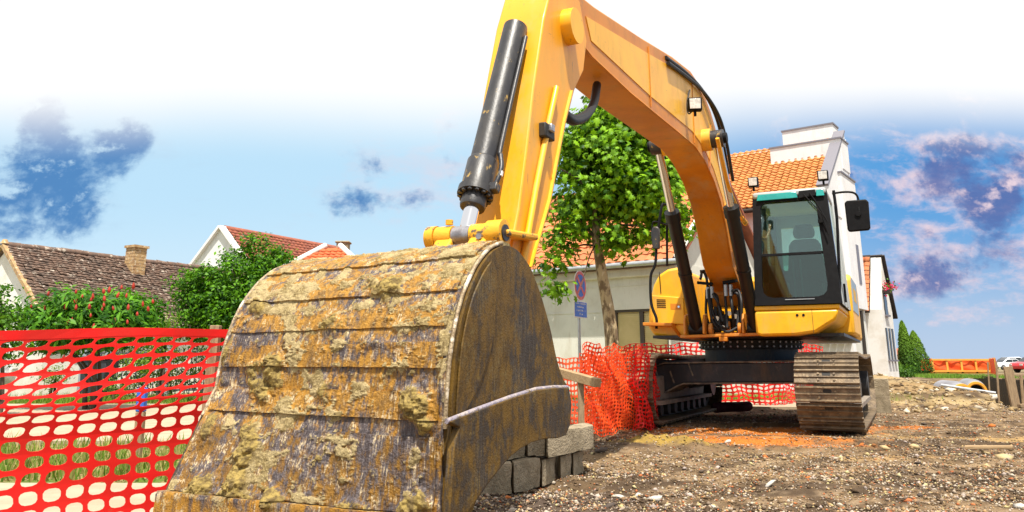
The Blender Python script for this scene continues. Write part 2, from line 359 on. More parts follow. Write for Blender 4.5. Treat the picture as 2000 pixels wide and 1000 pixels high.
#PART2
# ================================================================== the setting
def inpoly(px_, py_, poly):
    ins = np.zeros(px_.shape, bool); n = len(poly)
    for i in range(n):
        x0, y0 = poly[i]; x1, y1 = poly[(i+1) % n]
        c = ((y0 > py_) != (y1 > py_)) & (px_ < (x1-x0)*(py_-y0)/(y1-y0+1e-12)+x0); ins ^= c
    return ins
PIT = [tuple(G(*q)[:2]) for q in ((1985,797),(1932,781),(1850,775),(1832,758),(1842,735),(1890,731),(2000,742),(2200,775),(2120,812))]
# flat pale surfaces: the near path, the concrete street, the far pavement
PAVES = {'path': [(-40,1.0),(-1.9,1.0),(-1.55,5.6),(-40,5.95)], 'road': [(-40,8.6),(-.6,8.4),(.2,14.2),(.2,15.7),(-40,15.7)], 'pavement': [(.25,14.9),(5.6,14.4),(6.2,16.8),(.25,17.4)]}
xs = np.concatenate([-3.5 - np.geomspace(.08, 900, 46)[::-1], np.arange(-3.5, 8, .055), np.arange(8, 17, .15), 17 + np.geomspace(.2, 900, 46)])
ys = np.concatenate([-np.geomspace(.3, 300, 16)[::-1], np.arange(0, 2.2, .2), np.arange(2.2, 12, .05), np.arange(12, 30, .13), 30 + np.geomspace(.2, 1800, 60)])
gx, gy = np.meshgrid(xs, ys)
def ground_z(x, y):
    near = ss(60 - np.hypot(x, y), 0, 30)
    z = (fbm(x*.9, y*.9, seed=3) - .5) * .07 + (fbm(x*4, y*4, o=3, seed=5) - .5) * .05 + (fbm(x*13, y*13, o=2, seed=8) - .5) * .022
    z = z * near - .012
    flat = ss(np.hypot(x - 3.5, y - 11.2), 2.8, 3.6)             # ground pressed flat under the tracks
    z = z * (.35 + .65*flat)
    def heap(cx, cy, rx, ry, h, s):
        q = ((x-cx)/rx)**2 + ((y-cy)/ry)**2
        return h * np.exp(-q*1.4) * (.6 + .8*fbm(x*2.2, y*2.2, seed=s))
    z = z + heap(1.6, 8.35, .8, .32, .07, 11) * (.3 + 1.5*fbm(x*11, y*11, o=2, seed=12)) + heap(10.0, 21, 1.6, 2.2, .26, 13) + heap(12.6, 30, 3, 4, .35, 14) + heap(8.6, 19.4, 1.3, 1.3, .22, 15)
    z = z + heap(9.6, 17.6, 1.8, .8, .16, 16)
    z = z - .04 * ss(fbm(x*.35 + 9, y*1.3, seed=21), .55, .7)*near
    pit = inpoly(x, y, PIT)
    ledge = np.exp(-(((x-11.9)/1.6)**2 + ((y-22.4)/2.2)**2) * 1.2) * 1.15
    z = np.where(pit, -1.5 + ledge + (fbm(x*2, y*2, seed=30) - .5)*.3, z)
    for p in PAVES.values(): z = np.where(inpoly(x, y, p), -.05, z)
    return z
gz = ground_z(gx, gy)
def ground_col(x, y):
    n1 = fbm(x*1.2, y*2.0, seed=40); n2 = fbm(x*7, y*7, o=3, seed=44); n3 = fbm(x*30, y*30, o=2, seed=48)
    c = np.zeros(x.shape + (3,))
    a, b, d = np.array([.23,.155,.082]), np.array([.085,.056,.032]), np.array([.36,.27,.175])
    t = ss(n1*.55 + n2*.45, .38, .62)[..., None]
    c = b*(1-t) + a*t
    c = c + (d - c) * ss(n2*.5 + n3*.5, .52, .68)[..., None]*.65
    def patch(cx, cy, rx, ry, col, k=1.0, th=.42):
        nonlocal c
        q = np.exp(-(((x-cx)/rx)**2 + ((y-cy)/ry)**2))
        m = ss(q*.62 + (n2 - .5)*.55 + (n3-.5)*.25, th-.12, th+.12)[..., None]*k
        c = c*(1-m) + np.array(col)*m
    patch(2.9, 10.0, 1.6, .85, (.54,.185,.03), 1, .34); patch(2.4, 8.85, 1.4, .45, (.52,.175,.03), 1, .36); patch(4.1, 10.6, 1.2, .5, (.52,.18,.035), .9, .36); patch(3.0, 8.4, 1.2, .25, (.52,.18,.035), .9, .4)
    patch(5.0, 10.35, .6, .35, (.50,.17,.035)); patch(1.55, 8.35, .8, .33, (.36,.24,.05), .95)
    patch(5.8, 9.2, 3.0, .35, (.50,.33,.13), .7); patch(2.6, 7.4, 1.6, .3, (.46,.30,.13), .6); patch(10.5, 20, 3.2, 3.5, (.36,.245,.115), .8); patch(9.5, 16.6, 3.2, .8, (.50,.38,.19), .7)
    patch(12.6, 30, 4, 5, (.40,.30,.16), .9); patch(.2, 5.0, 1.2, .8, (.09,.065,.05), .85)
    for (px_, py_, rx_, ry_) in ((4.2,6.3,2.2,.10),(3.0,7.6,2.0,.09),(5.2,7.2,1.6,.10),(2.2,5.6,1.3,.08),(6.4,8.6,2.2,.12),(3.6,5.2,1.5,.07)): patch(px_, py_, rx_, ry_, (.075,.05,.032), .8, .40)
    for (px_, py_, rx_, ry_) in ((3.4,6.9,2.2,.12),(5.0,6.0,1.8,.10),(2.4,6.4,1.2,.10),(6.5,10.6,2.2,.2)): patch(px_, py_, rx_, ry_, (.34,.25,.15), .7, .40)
    gr = (ss(y, 5.6, 6.0)*(1-ss(y, 8.3, 8.7)) + ss(y, 15.5, 15.9)*(1 - ss(y, 40, 60)))*(1 - ss(x, -1.4, -.8))
    gr = np.maximum(gr, ss(y, 16.8, 17.2)*(1-ss(x, 6, 9)))
    gr = gr[..., None]; gc = np.where(n2[..., None] > .5, np.array([.13,.20,.035]), np.array([.34,.28,.12]))
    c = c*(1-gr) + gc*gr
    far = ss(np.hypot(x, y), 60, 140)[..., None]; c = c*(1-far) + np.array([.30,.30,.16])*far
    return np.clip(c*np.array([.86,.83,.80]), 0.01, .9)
ny, nx = gx.shape
idx = np.arange(nx*ny).reshape(ny, nx)
quads = np.stack([idx[:-1,:-1], idx[:-1,1:], idx[1:,1:], idx[1:,:-1]], -1).reshape(-1, 4)
gm = npmesh('ground', np.stack([gx, gy, gz], -1).reshape(-1, 3), quads, M['ground'], True, ground_col(gx, gy).reshape(-1, 3))
tag(link('ground', gm), kind='structure')
for k, p in PAVES.items():
    z = {'path': .012, 'road': .02, 'pavement': .03}[k]
    o = MB().prism(p, lambda q, t: (q[0], q[1], t), -.12, z).build(k, M['path']); tag(o, kind='structure')
# ---- gravel: uncountable small stones
ico_v = np.array([(0,0,1),(.894,0,.447),(.276,.851,.447),(-.724,.526,.447),(-.724,-.526,.447),(.276,-.851,.447),(.724,.526,-.447),(-.276,.851,-.447),(-.894,0,-.447),(-.276,-.851,-.447),(.724,-.526,-.447),(0,0,-1)])
ico_f = np.array([(0,1,2),(0,2,3),(0,3,4),(0,4,5),(0,5,1),(1,6,2),(2,7,3),(3,8,4),(4,9,5),(5,10,1),(6,7,2),(7,8,3),(8,9,4),(9,10,5),(10,6,1),(7,6,11),(8,7,11),(9,8,11),(10,9,11),(6,10,11)])
oct_v = np.array([(1,0,0),(-1,0,0),(0,1,0),(0,-1,0),(0,0,1),(0,0,-1.)]); oct_f = np.array([(0,2,4),(2,1,4),(1,3,4),(3,0,4),(2,0,5),(1,2,5),(3,1,5),(0,3,5)])
def scatter(tv, tf, P, S, cols, jit=.35, flat=.65):
    n, k = len(P), len(tv)
    v = tv[None]*(1 + (rng.random((n, k, 1)) - .5)*2*jit) * S[:, None, None] * np.concatenate([.7 + .6*rng.random((n,1,2)), np.full((n,1,1), flat)], 2)
    a = rng.random(n)*6.283; c, s = np.cos(a)[:, None], np.sin(a)[:, None]
    t = (rng.random(n)-.5)[:, None]*1.0
    x, y, z = v[...,0]*c - v[...,1]*s, v[...,0]*s + v[...,1]*c, v[...,2]
    z = z + x*t
    V = np.stack([x, y, z], -1) + P[:, None]
    F = tf[None] + (np.arange(n)*k)[:, None, None]
    return V.reshape(-1, 3), F.reshape(-1, tf.shape[1]), np.repeat(cols, k, 0)
STONE_COLS = np.array([(.50,.47,.45),(.36,.33,.31),(.22,.19,.17),(.62,.60,.58),(.48,.36,.22),(.55,.43,.26),(.30,.22,.15),(.40,.15,.07),(.13,.11,.10),(.40,.38,.42)])
n = 84000
Yd = 1/(rng.random(n)*(1/4.2 - 1/17.) + 1/17.)
Xd = (rng.random(n)*(1.12) - .09)*Yd*.66
keep = ~inpoly(Xd, Yd, PIT)
for p in PAVES.values(): keep &= ~inpoly(Xd, Yd, p)
keep &= (fbm(Xd*1.6, Yd*2.4, seed=77) + rng.random(n)*.35) > .55
Xd, Yd = Xd[keep], Yd[keep]; n = len(Xd)
S = np.clip(np.exp(rng.normal(-4.95, .45, n)), .003, .028)*(.8 + .03*Yd)
cols = STONE_COLS[rng.integers(0, len(STONE_COLS), n)]*(.7 + .6*rng.random((n, 1)))
org = ground_col(Xd, Yd); cols = np.minimum(cols, .46)*np.array([.98,.84,.66]); k = (rng.random((n,1)) < .5); cols = np.where(k, org*(.7 + .7*rng.random((n,1))), cols)
V, F, cc_ = scatter(oct_v, oct_f, np.stack([Xd, Yd, ground_z(Xd, Yd) + S*.25], -1), S, cols)
tag(link('gravel', npmesh('gravel', V, F, M['stone'], False, cc_)), 'loose grey and brown gravel strewn over the dirt site', 'gravel', kind='stuff')
n = 5200
Yd = rng.uniform(13.5, 30, n); Xd = (.40 + .27*rng.random(n))*Yd; keep = (~inpoly(Xd, Yd, PIT)) & (Xd > 5.6) & (np.hypot(Xd-3.5, Yd-11.2) > 3.5); keep &= (fbm(Xd*.9, Yd*.9, seed=87) + rng.random(n)*.4) > .74
Xd, Yd = Xd[keep], Yd[keep]; n = len(Xd); S = np.clip(np.exp(rng.normal(-3.55, .5, n)), .015, .12)
rc_ = np.array([(.34,.25,.14),(.28,.19,.085),(.18,.115,.055),(.50,.43,.32),(.10,.07,.045),(.30,.21,.10),(.22,.15,.07)]); cols = rc_[rng.integers(0, len(rc_), n)]*(.7 + .5*rng.random((n, 1)))
V, F, cc_ = scatter(ico_v, ico_f, np.stack([Xd, Yd, ground_z(Xd, Yd) + S*.15], -1), S, cols, .4)
tag(link('rubble', npmesh('rubble', V, F, M['stone'], False, cc_)), 'tan and pale rubble strewn over the dug earth right of the excavator', 'rubble', kind='stuff')
# ---- single stones one can pick out
def one_stone(x, y, s, col, label, group, flat=.65):
    p = G(x, y); z = float(ground_z(np.array([p.x]), np.array([p.y]))[0])
    V, F, c_ = scatter(ico_v, ico_f, np.array([[0, 0, s*.2]]), np.array([s*.68]), np.array([col])*.8, .42, flat*.85)
    o = link('stone', npmesh('stone', V, F, M['stone'], False, c_), loc=(p.x, p.y, z)); tag(o, label, 'stone', group)
pale, tan, dark_, red = (.66,.62,.55), (.60,.46,.24), (.11,.085,.07), (.55,.17,.04)
for (x, y, s, f) in ((1278,972,.058,.6),(1212,964,.045,.5),(1330,985,.036,.6),(1503,948,.06,.5),(1995,988,.05,.6),(1420,858,.06,.5),(1398,983,.05,.5),(1245,962,.04,.5)):
    one_stone(x, y, s, pale, 'whitish limestone lump lying loose on the gravel in front', 'whitish stones on the gravel', f)
for (x, y, s, f) in ((1729,871,.06,.7),(1784,868,.075,.6),(1961,892,.075,.65),(1926,905,.045,.6),(1925,879,.06,.5),(1238,968,.035,.6)):
    one_stone(x, y, s, tan, 'tan rounded stone lying loose on the gravel', 'tan stones on the gravel', f)
for (x, y, s, f) in ((1190,984,.06,.6),(1449,884,.05,.7),(1795,904,.055,.6),(1655,892,.035,.7),(1798,973,.04,.6),(1175,885,.08,.5),(1804,826,.06,.5)):
    one_stone(x, y, s, dark_, 'dark brown clod of earth lying on the gravel', 'dark clods on the gravel', f)
for (x, y, s, f) in ((993,970,.055,.7),(1937,833,.085,.5),(1495,889,.05,.6),(1525,843,.06,.6),(1577,933,.035,.6),(1682,866,.05,.5)):
    one_stone(x, y, s, red, 'orange red piece of broken brick on the gravel', 'broken brick on the gravel', f)
ORD = ['leftmost','second from left','third from left','fourth from left','fifth from left','sixth from left','seventh from left','eighth from left','rightmost']
def ordinal(group, phrase):
    L_ = sorted([o_ for o_ in C.objects if o_.get('group') == group], key=lambda o_: o_.location.x/o_.location.y)
    for i_, o_ in enumerate(L_): o_['label'] = phrase + ', ' + (ORD[i_] if i_ < len(L_) - 1 else 'rightmost') + ' of its kind'
ordinal('whitish stones on the gravel', 'whitish limestone lump on the gravel'); ordinal('tan stones on the gravel', 'tan stone loose on the gravel'); ordinal('dark clods on the gravel', 'dark brown clod on the gravel'); ordinal('broken brick on the gravel', 'orange red brick fragment on the gravel')
o = MB().prism([(0,0),(.46,.03),(.5,.07),(.05,.09)], lambda q, t: (q[0], q[1], t), 0, .03).build('wood_splinter', M['plank'], loc=G(1885,880) + Vector((0,0,.01)), bevel=.005)
tag(o, 'pale wooden splinter lying flat on the gravel at right', 'wood scrap')

# ------------------------------------------------------------------ foliage tools
def leafmesh(name, P, Nn, S, cols, tv, tf, m):
    n, k = len(P), len(tv)
    Nn = Nn/np.linalg.norm(Nn, axis=1, keepdims=True)
    r = rng.normal(size=(n, 3)); U = r - (r*Nn).sum(1, keepdims=True)*Nn; U /= np.linalg.norm(U, axis=1, keepdims=True); W = np.cross(Nn, U)
    V = P[:, None] + S[:, None, None]*(tv[None, :, 0:1]*U[:, None] + tv[None, :, 1:2]*W[:, None] + tv[None, :, 2:3]*Nn[:, None])
    F = tf[None] + (np.arange(n)*k)[:, None, None]
    return npmesh(name, V.reshape(-1, 3), F.reshape(-1, tf.shape[1]), m, False, np.repeat(cols, k, 0))
# five lobed plane leaf, stem at origin
_pl = [(0,0),(.30,-.12),(.20,.10),(.52,.22),(.30,.36),(.40,.62),(.16,.58),(0,1.0),(-.16,.58),(-.40,.62),(-.30,.36),(-.52,.22),(-.20,.10),(-.30,-.12)]
plane_v = np.array([(0,.36,.05)] + [(x, y, -.22*abs(x) - .12*y*y) for x, y in _pl]); plane_f = np.array([(0, i+1, (i+1) % len(_pl) + 1) for i in range(len(_pl))])
oval_v = np.array([(0,-.5,-.04),(.28,0,.06),(0,.5,-.08),(-.28,0,.06)]); oval_f = np.array([(0,1,2,3)])
long_v = np.array([(0,0,0),(.13,.45,.07),(0,1,-.14),(-.13,.45,.07)])
def crown_points(ells, nclus, nleaf, spread, seed):
    r = np.random.default_rng(seed); P = []; Nn = []
    tot = sum(e[1][0]*e[1][1]*e[1][2] for e in ells)
    for (c, rad) in ells:
        m = max(3, int(nclus*rad[0]*rad[1]*rad[2]/tot))
        d = r.normal(size=(m, 3)); d /= np.linalg.norm(d, axis=1, keepdims=True)
        q = d*(r.random((m, 1))**.42)*(.82 + .35*r.random((m, 1)))
        cen = np.array(c) + q*np.array(rad)
        for cc, dd in zip(cen, q):
            k = max(2, int(nleaf*(.5 + r.random()))); off = r.normal(size=(k, 3))*spread*np.array([1,1,.62])
            P.append(cc + off); Nn.append(np.tile(dd*.55, (k, 1)) + off/spread*.35 + r.normal(size=(k, 3))*.45 + np.array([0,0,.55]))
    return np.concatenate(P), np.concatenate(Nn)
def green(n, dark=(.030,.075,.008), light=(.16,.30,.022), p=1.4, seed=1):
    r = np.random.default_rng(seed); t = (r.random((n, 1))**p); c = np.array(dark)*(1-t) + np.array(light)*t
    return c*(.8 + .4*r.random((n, 1)))
# ---- plane tree behind the machine
tb = D(1195, 690, 14.2); tb.z = 0
tree = empty('plane_tree', tb); tag(tree, 'young plane tree with pale patchy trunk and broad lobed leaves by the shuttered house', 'tree')
tp = [D(1196,790,14.2), D(1196,690,14.2), D(1190,620,14.2), D(1180,560,14.2), D(1170,500,14.2), D(1164,460,14.2), D(1166,400,14.25), D(1180,330,14.3), D(1190,240,14.3)]; tp[0].z = -.05
MB().tube([p - tb for p in bez(tp, 5)], [.135 - .095*(i/40)**1.1 for i in range(41)], 12).build('trunk', M['bark'], tree, smooth=60)
lb = MB()
for (a, b, r0) in (((1166,470),(1105,420),.035),((1165,470),(1245,440),.04),((1168,420),(1290,330),.04),((1170,400),(1095,330),.035),((1176,350),(1260,240),.03),((1164,480),(1100,505),.025),((1168,470),(1135,560),.018),((1180,330),(1140,210),.025)):
    p0, p1 = D(*a, 14.2), D(*b, 14.2 + random.uniform(-.7,.7)); mid = (p0+p1)/2 + Vector((0,0,.12))
    lb.tube([p - tb for p in bez([p0, mid, p1], 4)], [r0*(1-.7*i/8) for i in range(9)], 7)
lb.build('limb', M['darkbark'], tree, smooth=60)
ells = [(D(1205,330,14.2), (1.05,1.0,1.0)), (D(1140,400,14.2), (.62,.75,.62)), (D(1265,380,14.1), (.70,.8,.75)), (D(1200,240,14.3), (.85,.9,.6)), (D(1090,500,14.1), (.30,.4,.52)), (D(1085,555,14.0), (.14,.2,.24)), (D(1220,460,14.0), (.52,.6,.30)), (D(1310,430,14.2), (.42,.5,.5)), (D(1300,330,14.6), (.5,.6,.6)), (D(1250,250,14.4), (.6,.7,.6)), (D(1130,300,14.2), (.5,.7,.5))]
ells = [(tuple(c - tb), r) for c, r in ells]
LP, LN = crown_points(ells, 640, 23, .15, 3)
nl = len(LP); lc = green(nl, (.018,.085,.004), (.30,.56,.014), 1.1, 5); ls = rng.uniform(.075, .155, nl)
order = np.argsort(LP[:, 1] - ls*6); one, rest = order[:300], order[300:]
crown = link('crown', leafmesh('crown', LP[rest], LN[rest], ls[rest], lc[rest], plane_v, plane_f, M['leaf']), tree); crown['kind'] = 'stuff'
shades = []
for i in range(6):
    c_ = green(1, (.04,.14,.006), (.28,.54,.016), .8, 60+i)
    shades.append(npmesh('leaf', plane_v*1.0, plane_f, M['leaf'], False, np.repeat(c_, len(plane_v), 0)))
for i in one:
    o = bpy.data.objects.new('leaf', random.choice(shades)); C.objects.link(o); o.parent = tree
    o.location = LP[i]; q = Vector(LN[i]).to_track_quat('Z', 'Y'); o.rotation_mode = 'QUATERNION'
    o.rotation_quaternion = q @ Matrix.Rotation(random.random()*6.28, 3, 'Z').to_quaternion(); o.scale = (ls[i],)*3
def shrub(name, label, base, ells, nclus, nleaf, spread, size, dark, light, seed, trunks=3, tv=oval_v, tf=oval_f, cat='shrub', h=1.0, group=None):
    b = Vector(base); root = empty(name, b); tag(root, label, cat, group)
    P_, N_ = crown_points([(tuple(Vector(c) - b), r) for c, r in ells], nclus, nleaf, spread, seed)
    ok = P_[:, 2] > .02; P_, N_ = P_[ok], N_[ok]
    cr = link('crown', leafmesh('crown', P_, N_, rng.uniform(size*.7, size*1.3, len(P_)), green(len(P_), dark, light, 1.3, seed), tv, tf, M['leaf']), root)
    r = random.Random(seed)
    for i in range(trunks):
        a = r.uniform(0, 6.28); d = Vector((math.cos(a), math.sin(a), 0)); c = Vector(r.choice(ells)[0]) - b
        MB().tube(bez([d*.08 + Vector((0,0,-.05)), d*.12 + Vector((0,0,h*.4)), c], 4), [.05,.048,.045,.04,.035,.03,.025,.02,.015], 7).build('stem', M['darkbark'], root, smooth=60)
    return root, P_
# sumac with red fruit cones
sb = D(190, 690, 14.0); sb.z = 0
se = [(D(120,618,14.0), (.60,.7,.40)), (D(190,612,14.0), (.75,.8,.40)), (D(255,618,14.0), (.52,.7,.40)), (D(190,640,13.9), (1.15,.8,.36)), (D(120,660,13.9), (.45,.6,.3))]
sumac, SP = shrub('sumac_shrub', 'wide green sumac shrub studded with upright red fruit cones', sb, se, 420, 30, .12, .17, (.014,.085,.006), (.14,.38,.014), 21, 5, long_v, oval_f)
cone = MB(); cone.tube([(0,0,0),(0,0,.03),(0,0,.09),(0,0,.15),(0,0,.19)], [.012,.038,.042,.026,.004], 7); cme = cone.mesh('fruit_cone', M['redcone'], smooth=60)
for (x, y) in ((94,574),(148,570),(123,585),(146,588),(128,601),(203,570),(177,585),(182,580),(175,600),(203,596),(222,602),(228,578),(250,602),(279,595),(268,613),(290,604),(237,561),(260,561),(131,631),(140,624),(109,634),(177,616),(221,630),(249,629),(61,598),(88,602),(99,614),(160,578),(213,568),(299,589),(246,578),(148,602),(123,697),(122,706),(182,640),(199,603),(204,585)):
    p = D(x, y+4, 12.95 + abs(x-180)*.0035) - sb
    o = bpy.data.objects.new('fruit_cone', cme); C.objects.link(o); o.parent = sumac; o.location = p; s = random.uniform(.42,.66); o.scale = (s,s,s*random.uniform(.7,1.0)); o.rotation_euler = (random.uniform(-.25,.25), random.uniform(-.25,.25), 0)
# dense green tree left of the bucket
b = D(455, 690, 16.5); b.z = 0
shrub('leafy_tree', 'dense dark green tree in front of the white gable left of the bucket', b, [(D(452,580,16.5),(.95,.95,.88)),(D(395,575,16.6),(.5,.7,.62)),(D(458,512,16.6),(.30,.4,.3)),(D(530,540,16.6),(.55,.7,.75)),(D(545,500,16.7),(.3,.4,.22)),(D(480,630,16.5),(1.2,1,.6)),(D(375,620,16.5),(.3,.5,.55)),(D(490,490,16.6),(.34,.4,.3))], 620, 40, .11, .085, (.012,.065,.004), (.16,.40,.012), 31, 3, cat='tree', h=1.2)
b = D(5, 690, 12.0); b.z = 0
shrub('leafy_shrub', 'loose light green shrub at the left edge in front of the white gable', b, [(D(-25,600,12.0),(.38,.5,.40)),(D(5,625,12.0),(.18,.3,.24)),(D(-25,660,12.0),(.42,.5,.4))], 95, 32, .10, .075, (.02,.08,.006), (.14,.33,.015), 33, 3, h=.7)
b = D(330, 690, 17.2); b.z = 0
shrub('low_hedge', 'low bright yellow green hedge below the old tiled roof', b, [(D(325,650,17.2),(.5,.4,.4)),(D(300,690,17.2),(.8,.4,.5))], 60, 30, .10, .07, (.07,.15,.01), (.26,.42,.04), 35, 2, h=.4)
# plants along the iron fence
for i, (x, y, Yd_, rx, rz, lab) in enumerate(((110,735,17.6,.35,.30,'feathery yellow green plant by the left end of the iron fence'),(330,735,17.4,.55,.32,'low bushy plant at the foot of the fence beside the blue topped stake'),(400,725,17.3,.45,.42,'bushy plant at the foot of the fence beside the bucket'),(235,760,17.3,.4,.18,'low spreading plant between the gate and the blue topped stake'))):
    b = D(x, 760, Yd_); b.z = 0; shrub('fence_plant', lab, b, [(D(x, y, Yd_), (rx, .3, rz))], 16, 34, .11, .085, (.04,.10,.01), (.24,.36,.04), 50+i, 2, long_v, oval_f, 'plant', .3, 'plants along the iron fence')
# grass of the verges
def blades(name, label, x0, x1, y0, y1, n, hgt, cols, seed):
    r = np.random.default_rng(seed); x = r.uniform(x0, x1, n); y = r.uniform(y0, y1, n)
    ok = (fbm(x*1.3, y*1.3, seed=seed) + r.random(n)*.3) > .55; x, y = x[ok], y[ok]; n = len(x)
    a = r.random(n)*6.28; h_ = hgt*(.4 + r.random(n)); le = r.normal(size=(n, 2))*.35*h_[:, None]; wd = .006 + .006*r.random(n)
    b0 = np.stack([x - np.cos(a)*wd, y - np.sin(a)*wd, np.full(n, -.03)], -1); b1 = np.stack([x + np.cos(a)*wd, y + np.sin(a)*wd, np.full(n, -.03)], -1); tpp = np.stack([x + le[:,0], y + le[:,1], h_], -1)
    c = np.array(cols)[r.integers(0, len(cols), n)]*(.7 + .6*r.random((n, 1)))
    tag(link(name, npmesh(name, np.stack([b0, b1, tpp], 1).reshape(-1, 3), np.arange(3*n).reshape(-1, 3), M['grass'], False, np.repeat(c, 3, 0))), label, 'grass', kind='stuff')
blades('verge_grass', 'green and straw coloured grass on the near verge behind the net', -7, -1.6, 5.95, 8.3, 9000, .11, [(.16,.26,.03),(.10,.20,.02),(.42,.34,.14),(.30,.30,.09)], 61)
blades('lawn_grass', 'green grass strip along the foot of the iron fence', -16, .2, 15.85, 18.2, 12000, .14, [(.16,.28,.03),(.12,.22,.02),(.24,.34,.05)], 62)
blades('pavement_grass', 'grass tufts by the far pavement seen under the excavator', 1, 9, 16.9, 19, 6000, .12, [(.18,.30,.03),(.30,.34,.07)], 63)

# ------------------------------------------------------------------ buildings
def frame_fn(ang):
    c, s = math.cos(R(ang)), math.sin(R(ang))
    to = lambda m, n, z: Vector((m*c + n*s, -m*s + n*c, z))
    inv = lambda p: (p.x*c - p.y*s, p.x*s + p.y*c)
    return to, inv
def wavy_tile(wd, ln, th=.03, wave=.028):
    xs_ = [-.5,-.28,-.05,.2,.5]; hs = [0,wave,wave*1.1,.15*wave,0]
    V = [(x*wd, -ln*.12, th + h_) for x, h_ in zip(xs_, hs)] + [(x*wd, ln, h_) for x, h_ in zip(xs_, hs)] + [(x*wd, -ln*.12, h_ - .004) for x, h_ in zip(xs_, hs)]
    F = [(i, i+1, 6+i, 5+i) for i in range(4)] + [(10+i, 11+i, i+1, i) for i in range(4)]
    return np.array(V), F
def tile_roof(parent, p0, U, S_, lu, ls_, wd, ex, material, nind=0, wave=.028, th=.03, jit=.006, name='roof_tile', clip=None):
    U, S_ = Vector(U).normalized(), Vector(S_).normalized(); Nn = U.cross(S_).normalized()
    if Nn.z < 0: Nn = -Nn
    tv, tf = wavy_tile(wd*.99, ex, th, wave); pos = []
    for j in range(int(ls_/ex)):
        for i in range(int(lu/wd)):
            a, b_ = (i + .5)*wd, j*ex
            if clip and not clip(a/lu, b_/ls_): continue
            pos.append(Vector(p0) + U*(a + random.uniform(-jit, jit)) + S_*(b_ + random.uniform(-jit, jit)*2) + Nn*(.02 + random.uniform(0, jit)))
    pos.sort(key=lambda p: (p + parent.location).length if parent else p.length)
    Rm = Matrix((U, S_, Nn)).transposed(); me = None
    for p in pos[:nind]:
        if me is None:
            t = MB(); t.add(tv, tf); me = t.mesh(name, material, fix=False)
        o = bpy.data.objects.new(name, me); C.objects.link(o); o.parent = parent; o.matrix_local = Matrix.Translation(p) @ Rm.to_4x4()
    restp = pos[nind:]
    if restp:
        Rn = np.array(Rm); k = len(tv); V = (tv @ Rn.T)[None] + np.array(restp)[:, None]
        V = V + rng.normal(size=(len(restp), 1, 3))*jit*.4
        F = (np.array(tf)[None] + (np.arange(len(restp))*k)[:, None, None]).reshape(-1, 4)
        o = link('roof_tiles', npmesh('roof_tiles', V.reshape(-1, 3), F, material), parent); o['kind'] = 'stuff'
def slab(mb, p0, U, S_, lu, ls_, th):
    U, S_ = Vector(U).normalized(), Vector(S_).normalized(); Nn = U.cross(S_)
    if Nn.z < 0: Nn = -Nn
    return mb.obox(Vector(p0) + U*lu/2 + S_*ls_/2 - Nn*th/2, U*lu, S_*ls_, Nn*th)

# --- low white house with roller shutters
to, inv = frame_fn(36)
eL = D(1118, 524, 20); m0, n0 = inv(eL); ez = 3.12
org_ = to(m0, n0, 0); house = empty('shuttered_house', org_); tag(house, 'low cream house with orange tiled roof and roller shutters behind the plane tree', 'house')
H = lambda m, n, z: to(m0 + m, n0 + n, z) - org_
mL, mR = -5.0, 2.75
wall = MB()
wL = inv(D(1195, 650, 19.4))[0] - m0; wR = inv(D(1286, 650, 18.8))[0] - m0
w0, w1, zt, zb = wL - .1, min(wR + .45, mR - .35), 2.05, .75
for (a, b_, z0, z1) in ((mL, w0, -.1, ez), (w1, mR, -.1, ez), (w0, w1, zt, ez), (w0, w1, -.1, zb)):
    wall.prism([(a, z0), (b_, z0), (b_, z1), (a, z1)], lambda q, t: H(q[0], t, q[1]), .35, .65)
wall.prism([(mR, .35), (mR, 6.5), (mR-.3, 6.5), (mR-.3, .35)], lambda q, t: H(q[0]-.001, q[1], t), -.1, ez)
wall.build('wall', M['cream'], house)
for mg in (mL + .01, mR - .31): MB().prism([(.36, ez), (6.48, ez), (3.42, ez + 2.39)], lambda q, t: H(t, q[0], q[1]), mg, mg + .29).build('gable_wall', M['cream'], house)
for z in (1.92+.08, 2.62): MB().prism([(mL, z), (w0 if z < 2.1 else mR, z), (w0 if z < 2.1 else mR, z+.025), (mL, z+.025)], lambda q, t: H(q[0], t, q[1]), .335, .36).build('wall_moulding', M['cream'], house)
MB().prism([(mL, ez-.3), (mR, ez-.3), (mR, ez-.08), (mL, ez-.08)], lambda q, t: H(q[0], t, q[1]), .2, .349).build('cornice', M['cream'], house, bevel=.03)
sh = empty('shutter_window', H(0,0,0)); sh.parent = house
fr = MB(); nb = 2; ww = (w1 - w0)/nb
for i in range(nb+1):
    c_ = w0 + i*ww; fr.prism([(c_-.05, zb), (c_+.05, zb), (c_+.05, zt), (c_-.05, zt)], lambda q, t: H(q[0], t, q[1]), .40, .52)
fr.prism([(w0, zt-.06), (w1, zt-.06), (w1, zt-.001), (w0, zt-.001)], lambda q, t: H(q[0], t, q[1]), .385, .5)
fr.build('window_frame', M['shutterframe'], sh)
for i in range(nb):
    z = zb
    sl = MB()
    while z < zt - .1:
        sl.prism([(w0 + i*ww + .055, z+.003), (w0 + (i+1)*ww - .055, z+.003), (w0 + (i+1)*ww - .055, z+.044), (w0 + i*ww + .055, z+.044)], lambda q, t: H(q[0], t, q[1]), .445, .47); z += .048
    sl.prism([(w0 + i*ww + .05, zb), (w0 + (i+1)*ww - .05, zb), (w0 + (i+1)*ww - .05, zt-.05), (w0 + i*ww + .05, zt-.05)], lambda q, t: H(q[0], t, q[1]), .46, .48)
    sl.build('shutter_slats', M['shutter'], sh)
MB().prism([(w0-.1, zb-.06), (w1+.1, zb-.06), (w1+.1, zb-.01), (w0-.1, zb-.01)], lambda q, t: H(q[0], t, q[1]), .22, .5).build('window_sill', M['cream'], house)
U = H(1,0,0) - H(0,0,0); S_ = (H(0,1,0) - H(0,0,0))*math.cos(R(38)) + Vector((0,0,1))*math.sin(R(38))
